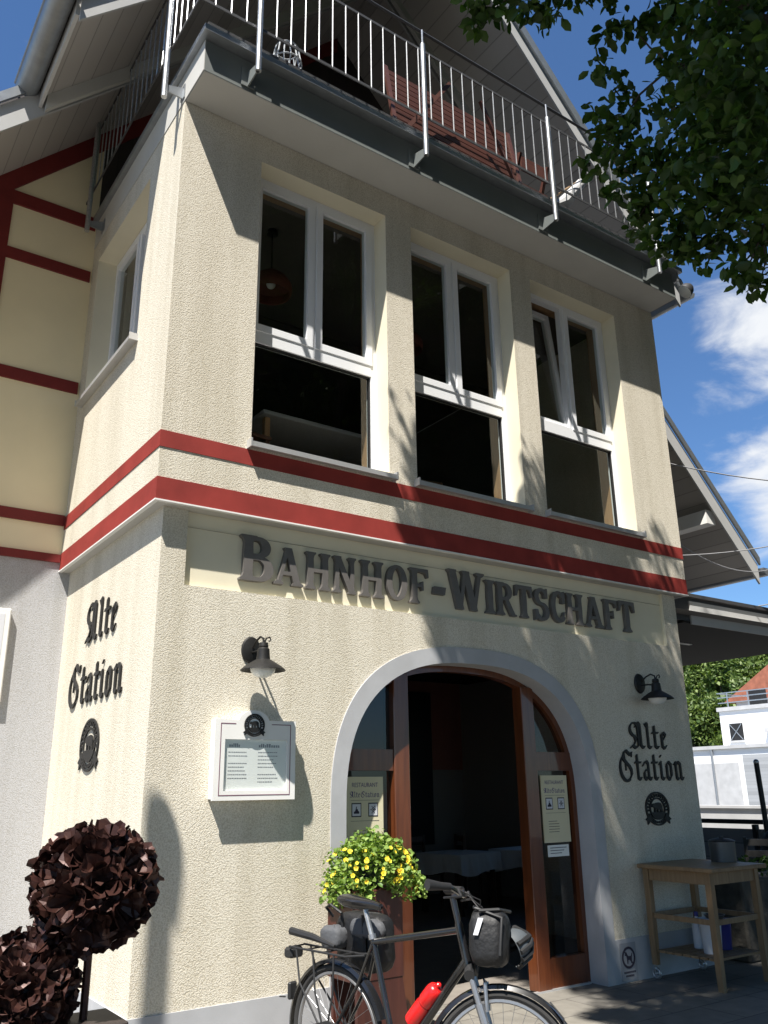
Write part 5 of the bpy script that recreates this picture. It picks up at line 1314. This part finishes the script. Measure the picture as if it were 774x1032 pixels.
p = along(95, 893, 3.55); flower_ball(p, .222, 'rusty ball of sheet-metal flowers on a thin stem before the left corner, the higher one', 3, .74)
p2 = along(22, 997, 3.35); flower_ball(p2, .188, 'rusty ball of sheet-metal flowers at the bottom left, the lower one', 5, .0)
bx = Vector((p.x, p.y, 0)); t = thing('steel_planter_box', 'dark box planter under the higher metal flower ball', 'planter', bx)
mb = MB(); mb.rbox(bx.x-.13, bx.x+.13, bx.y-.13, bx.y+.13, 0, .72, .012); mb.build('box', M['darkbox'], t)
MB().rbox(bx.x-.14, bx.x+.14, bx.y-.14, bx.y+.14, .71, .74, .006).build('lid', M['darkbox'], t)

# ------------------------------------------------------------------ wooden serving trolley and what stands on it
tx0, tx1, ty0, ty1, tz = 4.72, 5.42, -.66, .03, .90
t = thing('serving_trolley', 'weathered wooden serving trolley on castors against the shaded wall', 'trolley', ((tx0+tx1)/2, (ty0+ty1)/2, .004))
MB().rbox(tx0-.05, tx1+.05, ty0-.06, ty1+.02, tz, tz+.035, .006).build('top', M['oak'], t)
ap = MB(); ap.box(tx0+.01, tx0+.03, ty0+.06, ty1-.06, tz-.10, tz-.001); ap.box(tx1-.03, tx1-.01, ty0+.06, ty1-.06, tz-.10, tz-.001); ap.box(tx0+.06, tx1-.06, ty0+.01, ty0+.03, tz-.10, tz-.001); ap.box(tx0+.06, tx1-.06, ty1-.03, ty1-.01, tz-.10, tz-.001); ap.build('apron', M['oak'], t)
for (x, y) in ((tx0, ty0), (tx1-.055, ty0), (tx0, ty1-.055), (tx1-.055, ty1-.055)):
    z0 = .12 if y > -.3 else .004
    mb = MB(); mb.prism([(x, tz-.002), (x+.055, tz-.002), (x+.055, .30), (x+.046, z0), (x+.009, z0), (x, .30)], 'y', y, y+.055); mb.build('leg', M['oak'], t)
    if y > -.3:
        w = MB(); w.torus((x+.028, y+.03, .052), .036, .012, (1, 0, 0), 24, 8); w.cyl((x+.015, y+.03, .052), (x+.041, y+.03, .052), .014, seg=10); w.bar((x+.028, y+.03, .12), (x+.028, y+.03, .052), .05, .008); w.build('castor', M['galv'], t, True)
for z in (.22, .52):
    mb = MB()
    for k in range(7):
        y = ty0+.05 + k*(ty1-ty0-.1)/7; mb.box(tx0+.03, tx1-.03, y, y+.075, z, z+.018)
    if z < .3: mb.build('shelf', M['oak'], t)
    else:
        mb = MB(); mb.box(tx0+.056, tx1-.056, ty0+.035, ty0+.02, z-.03, z+.012); mb.box(tx0+.056, tx1-.056, ty1-.035, ty1-.02, z-.03, z+.012); mb.box(tx0+.02, tx0+.035, ty0+.056, ty1-.056, z-.03, z+.012); mb.box(tx1-.035, tx1-.02, ty0+.056, ty1-.056, z-.03, z+.012); mb.build('shelf_rail', M['oak'], t)
def pot(name, label, cat, c, prof, m, parts=()):
    t = thing(name, label, cat, c); MB().lathe(prof, c, 24).build(name + '_body', m, t, True)
    for (nm, pr, mm) in parts: MB().lathe(pr, c, 24).build(nm, mm, t, True)
    return t
pot('plastic_bucket', 'white plastic bucket on the lower shelf of the trolley', 'bucket', (4.98, -.42, .239), [(0, 0), (.075, 0), (.092, .25), (.098, .255), (.098, .27), (.09, .27), (.088, .255), (.07, .01), (0, .012)], M['bucket'], [('rim', [(.1, .235), (.104, .24), (.104, .25), (.1, .252)], M['bucket'])])
pot('blue_tub', 'blue plastic tub on the lower shelf of the trolley', 'tub', (5.22, -.34, .239), [(0, 0), (.085, 0), (.10, .22), (.105, .23), (.09, .23), (.08, .01), (0, .01)], M['bluep'], [('lid', [(.0, .245), (.1, .242), (.11, .235), (.11, .225)], M['bluep'])])
pot('detergent_bottle', 'white bottle with a spout beside the blue tub on the trolley', 'bottle', (5.10, -.20, .239), [(0, 0), (.045, 0), (.045, .17), (.035, .2), (.015, .22), (.015, .26), (0, .26)], M['bucket'], [('cap', [(.018, .255), (.018, .29), (0, .295)], M['bluep'])])
pot('metal_pot', 'dull metal pot with a lid standing on the trolley top', 'pot', (5.38, -.36, tz+.036), [(0, 0), (.11, 0), (.115, .17), (.12, .175), (.11, .175), (.105, .01), (0, .012)], M['potmetal'], [('lid', [(.118, .176), (.09, .19), (.02, .2), (.02, .215), (0, .217)], M['blackmatt'])])
t = thing('shallow_tray', 'small pale tray resting on the trolley rail', 'tray', (4.86, -.56, .535)); MB().lathe([(0, 0), (.07, 0), (.085, .03), (.08, .03), (.066, .006), (0, .006)], (4.86, -.56, .5335), 20).build('tray', M['potmetal'], t, True)

# ------------------------------------------------------------------ furniture inside
def chair(name, label, c, rz, m, cat='chair', group=None, s=1.0):
    t = thing(name, label, cat, c, rz, group); B_ = lambda mb, n: mb.build(n, m, t, local=True)
    B_(MB().rbox(-.22*s, .22*s, -.21*s, .21*s, .44*s, .475*s, .008), 'seat')
    for (x, y, h) in ((-.20, -.19, .44), (.17, -.19, .44), (-.20, .17, .95), (.17, .17, .95)): B_(MB().prism([(x*s, 0), ((x+.035)*s, 0), ((x+.035)*s, h*s), (x*s, h*s)], 'y', y*s, (y+.035)*s), 'leg')
    b = MB()
    for z in (.62, .74, .86): b.box(-.165*s, .17*s, .18*s, .20*s, z*s, (z+.07)*s)
    B_(b, 'backrest'); return t
def cloth_table(label, c, w=.8, d=.8, h=.75):
    t = thing('dining_table', label, 'table', c, .15, 'tables inside the doorway'); B_ = lambda mb, n, m: mb.build(n, m, t, local=True)
    B_(MB().rbox(-w/2, w/2, -d/2, d/2, h-.03, h, .005), 'tabletop', M['darkwoodm'])
    for x in (-w/2+.05, w/2-.1):
        for y in (-d/2+.05, d/2-.1): B_(MB().box(x, x+.05, y, y+.05, 0, h-.031), 'leg', M['darkwoodm'])
    o = thing('tablecloth', label.replace('table', 'cloth on the table', 1), 'tablecloth', Vector(c), .15, 'white cloths inside the doorway')
    mb = MB(); a, b = w/2+.012, d/2+.012; n = 10; rim = []
    for (p, q_) in (((-a, -b), (a, -b)), ((a, -b), (a, b)), ((a, b), (-a, b)), ((-a, b), (-a, -b))):
        for k in range(n): f = k/n; rim.append((p[0]+(q_[0]-p[0])*f, p[1]+(q_[1]-p[1])*f))
    m_ = len(rim); low = [(x*(1.02+.03*math.sin(i*1.9)), y*(1.02+.03*math.sin(i*1.9+1)), h-.24-.03*math.sin(i*2*PI/n)) for i, (x, y) in enumerate(rim)]
    mb.add([(x, y, h+.004) for x, y in rim] + low, [tuple(range(m_))] + [(i, (i+1) % m_, m_+(i+1) % m_, m_+i) for i in range(m_)])
    mb.build('cloth', M['cloth'], o, local=True)
cloth_table('small table draped in white seen through the open doorway, left one', (6.15, 4.35, .008)); cloth_table('small table draped in white seen through the open doorway, right one', (7.35, 4.2, .008))
chair('wooden_chair', 'dim chair behind the left white table through the doorway', (6.0, 4.95, .008), .1, M['darkwoodm'], group='chairs inside the doorway')
chair('wooden_chair', 'dim chair between the two white tables through the doorway', (6.75, 4.75, .008), 1.2, M['darkwoodm'], group='chairs inside the doorway')
def pendant(c, label):
    t = thing('pendant_lamp', label, 'lamp', c, group='hanging lamps in the upper room'); x, y, z = c
    MB().lathe([(0, .0), (.05, -.0), (.055, -.04), (0, -.045)], (x, y, 6.815), 16).build('ceiling_rose', M['iron'], t, True); MB().cyl((x, y, z+.2), (x, y, 6.78), .006, seg=6).build('cord', M['iron'], t)
    MB().lathe([(.03, .22), (.06, .20), (.15, .13), (.20, .05), (.205, -.01), (.19, -.05), (.185, -.045), (.19, .05), (.14, .12), (.05, .19)], c, 26).build('lamp_shade', M['cushion'], t, True)
    MB().sphere((x, y, z+.06), .045, 12, 8).build('bulb', M['frosted'], t, True)
pendant((1.30, .95, 6.15), 'red-brown hanging lamp behind the upper left window'); pendant((2.95, 1.05, 6.1), 'red-brown hanging lamp behind the middle upper window')
t = thing('upper_table', 'grey table close behind the upper left window', 'table', (1.9, 1.1, 4.025))
MB().rbox(1.15, 2.6, .72, 1.5, 4.74, 4.78, .006).build('tabletop', M['menugrey'], t)
for (x, y) in ((1.2, .78), (2.5, .78), (1.2, 1.4), (2.5, 1.4)): MB().box(x, x+.05, y, y+.05, 4.025, 4.739).build('leg', M['liner'], t)
chair('wooden_chair', 'reddish chair behind the upper left window', (.98, .85, 4.025), R(95), M['deckwood']); chair('wooden_chair', 'dark chair behind the middle upper window', (3.0, 1.0, 4.025), R(80), M['darkwoodm'])

# ------------------------------------------------------------------ on the balcony
zb = zf+.165
t = thing('folding_table', 'red-brown slatted folding table tipped on edge behind the railing', 'table', (2.75, .35, zb))
def slat_top(t, x0, x1, z0, z1, y, lean):
    fr_ = MB(); Y = lambda z: y + (z-z0)*lean
    for k in range(11):
        z = z0 + (z1-z0)*k/11; fr_.bar((x0, Y(z)+.02, z+.03), (x1, Y(z)+.02, z+.03), .02, .05)
    fr_.build('slats', M['deckwood'], t)
    for x in (x0, x1): MB().bar((x, Y(z0), z0), (x, Y(z1), z1), .045, .03).build('frame_bar', M['deckwood'], t)
    for (x, e) in ((x0+.1, .5), (x1-.1, -.5)): MB().bar((x, y-.03, z0), (x+e, y-.10, z0+.75), .03, .04).build('leg', M['deckwood'], t)
slat_top(t, 1.9, 3.5, zb+.02, zb+.86, -.30, .18)
t = thing('folding_chair', 'red-brown wooden folding chair beside the tipped table on the balcony', 'chair', (4.0, .1, zb))
for (x, e) in ((3.78, 0), (4.2, 0)): MB().bar((x, .30, zb), (x, -.05, zb+.82), .03, .05).build('leg', M['deckwood'], t); MB().bar((x+.03, -.05, zb), (x+.03, .32, zb+.45), .03, .05).build('leg', M['deckwood'], t)
MB().box(3.78, 4.2, -.02, .32, zb+.43, zb+.455).build('seat', M['deckwood'], t); MB().box(3.79, 4.19, -.06, -.035, zb+.6, zb+.78).build('backrest', M['deckwood'], t)
t = thing('folded_parasol', 'pale folded parasol leaning near the balcony railing', 'parasol', (4.15, -.3, zb))
MB().tube([(3.95, -.33, zb+.02), (4.1, -.32, zb+.12), (4.45, -.30, zb+.55), (4.5, -.30, zb+.62)], [.03, .075, .055, .015], 10).build('canopy_cloth', M['concrete'], t, True); MB().cyl((3.8, -.34, zb-.01), (4.54, -.295, zb+.68), .012, seg=8).build('pole', M['oak'], t)
t = thing('wire_lantern', 'white wire lantern standing on the balcony floor', 'lantern', (.78, -.25, zb)); c = (.78, -.25)
for k in range(14):
    a = 2*PI*k/14; MB().tube([(c[0]+.10*math.cos(a), c[1]+.10*math.sin(a), zb), (c[0]+.13*math.cos(a), c[1]+.13*math.sin(a), zb+.14), (c[0]+.10*math.cos(a), c[1]+.10*math.sin(a), zb+.30)], .006, 5).build('wire', M['bucket'], t)
for z, r in ((0, .10), (.14, .13), (.30, .10)): MB().torus((c[0], c[1], zb+z), r, .007, (0, 0, 1), 24, 6).build('hoop', M['bucket'], t)

# ------------------------------------------------------------------ cables strung on the right
def cable(label, a, b, sag):
    a, b = Vector(a), Vector(b); pts = [a + (b-a)*f - Vector((0, 0, sag*4*f*(1-f))) for f in np.linspace(0, 1, 18)]
    t = thing('string_light_cable', label, 'cable', a, group='cables strung right of the building')
    MB().tube(pts, .007, 6).build('cable', M['cable'], t, True)
cable('uppermost thin cable sagging right from the upper storey corner', (5.87, .3, 5.20), (9.5, -1.6, 5.2), .25)
cable('thin cable sagging from the corner to the far eaves gutter end', (5.87, .5, 4.60), (10.2, 1.3, 4.75), .35)
cable('thin cable rising from the band corner to the right', (5.87, .4, 4.05), (10.5, -.6, 5.35), .22)
cable('lowest thin cable rising from the canopy edge to the right', (7.6, .26, 3.64), (11.5, -.5, 5.0), .15)

# ------------------------------------------------------------------ background right
def wl(X, u, v):        # point on the plane x = X behind photo pixel (u,v)
    d = FWD + RGT*((u-387)/f_px) - UPV*((v-516)/f_px); k = (X-CAM.x)/d.x; return CAM + d*k
HX = 58
t = thing('white_house', 'white flat-roofed house with a railed roof terrace and grey roller doors in the distance', 'house', (HX, 26, 0))
yL = 34.85
MB().box(HX, HX+9, 18, yL, 0, 6.95).build('wall', M['plaster'], t)
MB().box(HX-.15, HX+9.2, 17.9, yL+.12, 6.96, 7.25).build('terrace_slab', M['concrete'], t)
MB().box(HX-.5, HX-.001, 18, 31.0, 5.2, 5.5).build('balcony_slab', M['concrete'], t)
w = MB(); w.box(HX-.06, HX-.002, 33.0, 34.1, 4.75, 6.0); win = w.build('window', M['darkpanel'], t); fm_ = MB(); fm_.box(HX-.12, HX-.061, 32.9, 34.2, 4.62, 4.75); fm_.build('sill', M['concrete'], win)
gr_ = MB(); gr_.bar((HX-.09, 33.05, 4.8), (HX-.09, 34.05, 5.95), .03, .05).bar((HX-.09, 33.05, 5.95), (HX-.09, 34.05, 4.8), .03, .05); gr_.build('window_grille', M['galv'], win)
rl_ = MB()
for z in (7.55, 7.95, 8.3): rl_.box(HX-.02, HX+.03, 18, yL, z, z+.07)
rl_.box(HX, HX+8, yL-.03, yL+.02, 8.3, 8.37); rl2 = rl_.build('terrace_railing', M['galv'], t)
y = 18.2
while y < yL: MB().box(HX-.03, HX+.04, y, y+.08, 7.26, 8.3).build('post', M['galv'], rl2); y += 1.75
MB().box(HX+2, HX+2.8, 32.4, 33.4, 7.26, 8.6).build('terrace_box', M['darkpanel'], t)
t = thing('garage_row', 'low white garage block with grey roller shutters in front of the white house', 'garage', (HX-4, 28, 0)); GX = HX-4
g0 = wl(GX, 748, 757); g1 = wl(GX, 690, 757)
MB().box(GX, GX+3.9, 14, 38.5, 0, 4.0).build('wall', M['plaster'], t); MB().box(GX-.2, GX+4, 13.9, 38.6, 4.01, 4.25).build('roof_edge', M['concrete'], t)
y = g0.y
for k in range(4):
    MB().box(GX-.06, GX-.002, y-4.3, y, .2, 3.55).build('roller_door', M['shutter'], t); y -= 4.8
MB().box(GX-.06, GX-.002, g0.y+.4, 38.4, 0, 3.05).build('grey_base', M['concrete'], t)
a_ = wl(GX-.1, 717, 757); MB().cyl((GX-.12, a_.y, 0), (GX-.12, a_.y, 4.0), .09, seg=10).build('downpipe', M['zinc'], t)
t = thing('red_roof_house', 'house with a red tiled roof on the slope behind the white house', 'house', (74, 40, 0))
rp = wl(74, 768, 668); MB().box(72, 84, rp.y-13, rp.y+2, 0, rp.z-3.2).build('wall', M['plaster'], t)
MB().prism([(rp.y+3.0, rp.z-3.6), (rp.y-5, rp.z+1.2), (rp.y-14, rp.z-3.6)], 'x', 71.5, 85).build('roof', M['redtile'], t)
MB().box(76, 77, rp.y-4, rp.y-3, rp.z-1, rp.z+2.0).build('chimney', M['concrete'], t)
# hillside and its trees
hv = []; hf = []; nx, ny = 24, 30
for i in range(nx):
    for j in range(ny):
        x = 70 + 130*i/(nx-1); y = -70 + 240*j/(ny-1); z = -.5 + 24*max(0, min(1, (x-78)/90))**1.0 + 1.2*math.sin(y*.11) ; hv.append((x, y, z if x > 78 else min(z, .3)))
for i in range(nx-1):
    for j in range(ny-1): hf.append((i*ny+j, (i+1)*ny+j, (i+1)*ny+j+1, i*ny+j+1))
tag(MB().add(hv, hf).build('hillside', mat('hill_grass', (.06, .09, .025), .95, noise=.4, nscale=.3), smooth=True), kind='structure')
hr = random.Random(5); protos = []
for k in range(3):
    t = thing('hillside_tree', 'leafy green tree on the far hillside below the canopy', 'tree', (0, 0, 0), group='trees on the far hillside')
    cs = []
    for i in range(26):
        a = hr.uniform(0, 2*PI); rr = hr.random()**.5*2.6; z = hr.uniform(1.6, 7.2+k); f = 1-abs(z-4)/5.5; cs.append((rr*f*math.cos(a), rr*f*math.sin(a), z, hr.uniform(.7, 1.2), 120))
    quad_cloud('crown', cs, M['hillleaf'], t, (.14, .34)); tk = MB(); tk.tube([(0, 0, -1), (.1, 0, 2), (0, .1, 5)], [.25, .18, .08], 8); tk.build('trunk', M['bark'], t, local=True); protos.append(t)
HT = []
for i in range(44):
    x = hr.uniform(82, 150); v = wl(x, hr.uniform(688, 790), 700); z = -.5 + 24*max(0, min(1, (x-78)/90)) + 1.2*math.sin(v.y*.11); HT.append((x, v.y, z-.3))
for i, (x, y, z) in enumerate(HT):
    p = protos[i % 3]
    if i < 3: p.location = (x, y, z); o = p
    else: o = dup(p, (x, y, z), hr.uniform(0, 6))
    o.scale = [hr.uniform(.9, 1.4)]*3
# terrace fence, posts and what stands behind the trolley
t = thing('terrace_fence', 'grey board fence with a dark top rail behind the terrace', 'fence', (9.6, 3, .004))
FX = 9.6
for k in range(6):
    MB().box(FX, FX+.04, -1.2+k*1.6, .36+k*1.6, .12, 1.0).build('panel', M['fencewood'], t); MB().box(FX-.03, FX+.05, .37+k*1.6-.0, .43+k*1.6-.0, .004, 1.06).build('post', M['iron'], t)
MB().box(FX-.02, FX+.05, -1.2, 8.4, 1.065, 1.125).build('top_rail', M['iron'], t)
t = thing('low_wall', 'pale concrete boundary wall behind the board fence', 'wall', (14, 5, 0)); MB().box(14, 14.25, -3, 14, 0, 1.15).build('wall', M['concrete'], t); MB().box(13.95, 14.3, -3, 14, 1.151, 1.2).build('coping', M['concrete'], t)
a, b = wl(9.2, 771, 824), wl(9.2, 762, 768)
t = thing('awning_post', 'black slanting post standing at the right edge behind the fence', 'post', (9.2, a.y, 0)); MB().tube([(9.2, a.y, .004), (9.2, a.y, a.z), (9.2, b.y, b.z)], .035, 10).build('post', M['iron'], t, True); MB().sphere((9.2, b.y, b.z), .04, 10, 6).build('cap', M['galv'], t, True)
chair('garden_chair', 'dark garden chair under the canopy at the right edge', (7.75, .75, .004), R(-60), M['iron'], s=1.05)
t = thing('folded_cover', 'charcoal fabric cover heaped over furniture at the right edge', 'cover', (8.7, .95, .004))
blob(MB(), (8.7, .95, .55), .34, .36, .55, 3).build('cover', M['darkfab'], t, True); MB().cyl((8.7, .95, .004), (8.7, .95, .1), .3, seg=16).build('base', M['iron'], t)
t = thing('stone_trough', 'dark stone trough standing behind the trolley', 'trough', (6.5, .1, .004)); mb = MB(); mb.rbox(5.95, 7.2, -.12, .30, .004, .72, .02); mb.build('trough', mat('dark_stone', (.06, .055, .045), .9, noise=.4, nscale=9, bump=.6, bscale=20, bdist=.02), t)
leaf_cloud('plants', [(6.0+.13*k, .08+.1*math.sin(k*2.1), .80, .13, 40) for k in range(9)], M['treeleaf'], t, (.03, .07), .1, off=(6.5, .1, .004))
# unseen trees for the window reflections, sized and added to block sky light
sr = random.Random(9); t = thing('sky_block_tree', 'unseen dense tree across the forecourt, sized to block sky light', 'tree', (0, 0, 0), group='unseen trees added to block sky light')
cs = []
for i in range(110):
    a = sr.uniform(0, 2*PI); e = math.asin(sr.uniform(-.75, 1)); rr = sr.uniform(.45, 1); cs.append((3.6*rr*math.cos(a)*math.cos(e), 3.6*rr*math.sin(a)*math.cos(e), 6.3+4.8*rr*math.sin(e), sr.uniform(.6, 1.0), 130))
quad_cloud('crown', cs, M['treeleaf'], t, (.10, .2)); tk = MB(); tk.tube([(0, 0, -.1), (.05, 0, 1.8), (0, .1, 4), (.3, 0, 7)], [.30, .22, .18, .08], 10).build('trunk', M['bark'], t, local=True)
pos = [(-12, -15), (-5, -14.5), (3.5, -13), (8, -10.2), (13.5, -7), (13.6, -2.4), (14, -13)]  # small tree at the right added to darken the right roof underside
for i, (x, y) in enumerate(pos):
    o = t if i == 0 else dup(t, (x, y, 0), sr.uniform(0, 6)); o.location = (x, y, 0); o.scale = [sr.uniform(1.7, 1.95)]*3 if x != 13.6 else [1.0]*3

# unseen post added to cast the column of shadow on the front wall corner
q = Vector((.25, yF, 1.40)) - SUND*5.0
t = thing('shadow_post', 'unseen grey post with a rounded head, added to cast the shadow by the wall corner', 'shadow post', (q.x, q.y, .004))
MB().tube([(q.x, q.y, .004), (q.x, q.y, .5), (q.x, q.y, .55), (q.x, q.y, q.z-.45)], [.09, .09, .065, .05], 14).build('pole', M['darksteel'], t, True)
MB().lathe([(.055, -.46), (.075, -.40), (.085, -.12), (.08, -.02), (.055, .05), (0, .07)], q, 20).build('lantern', M['frosted'], t, True)  # rounded head shaped to match the top of that shadow
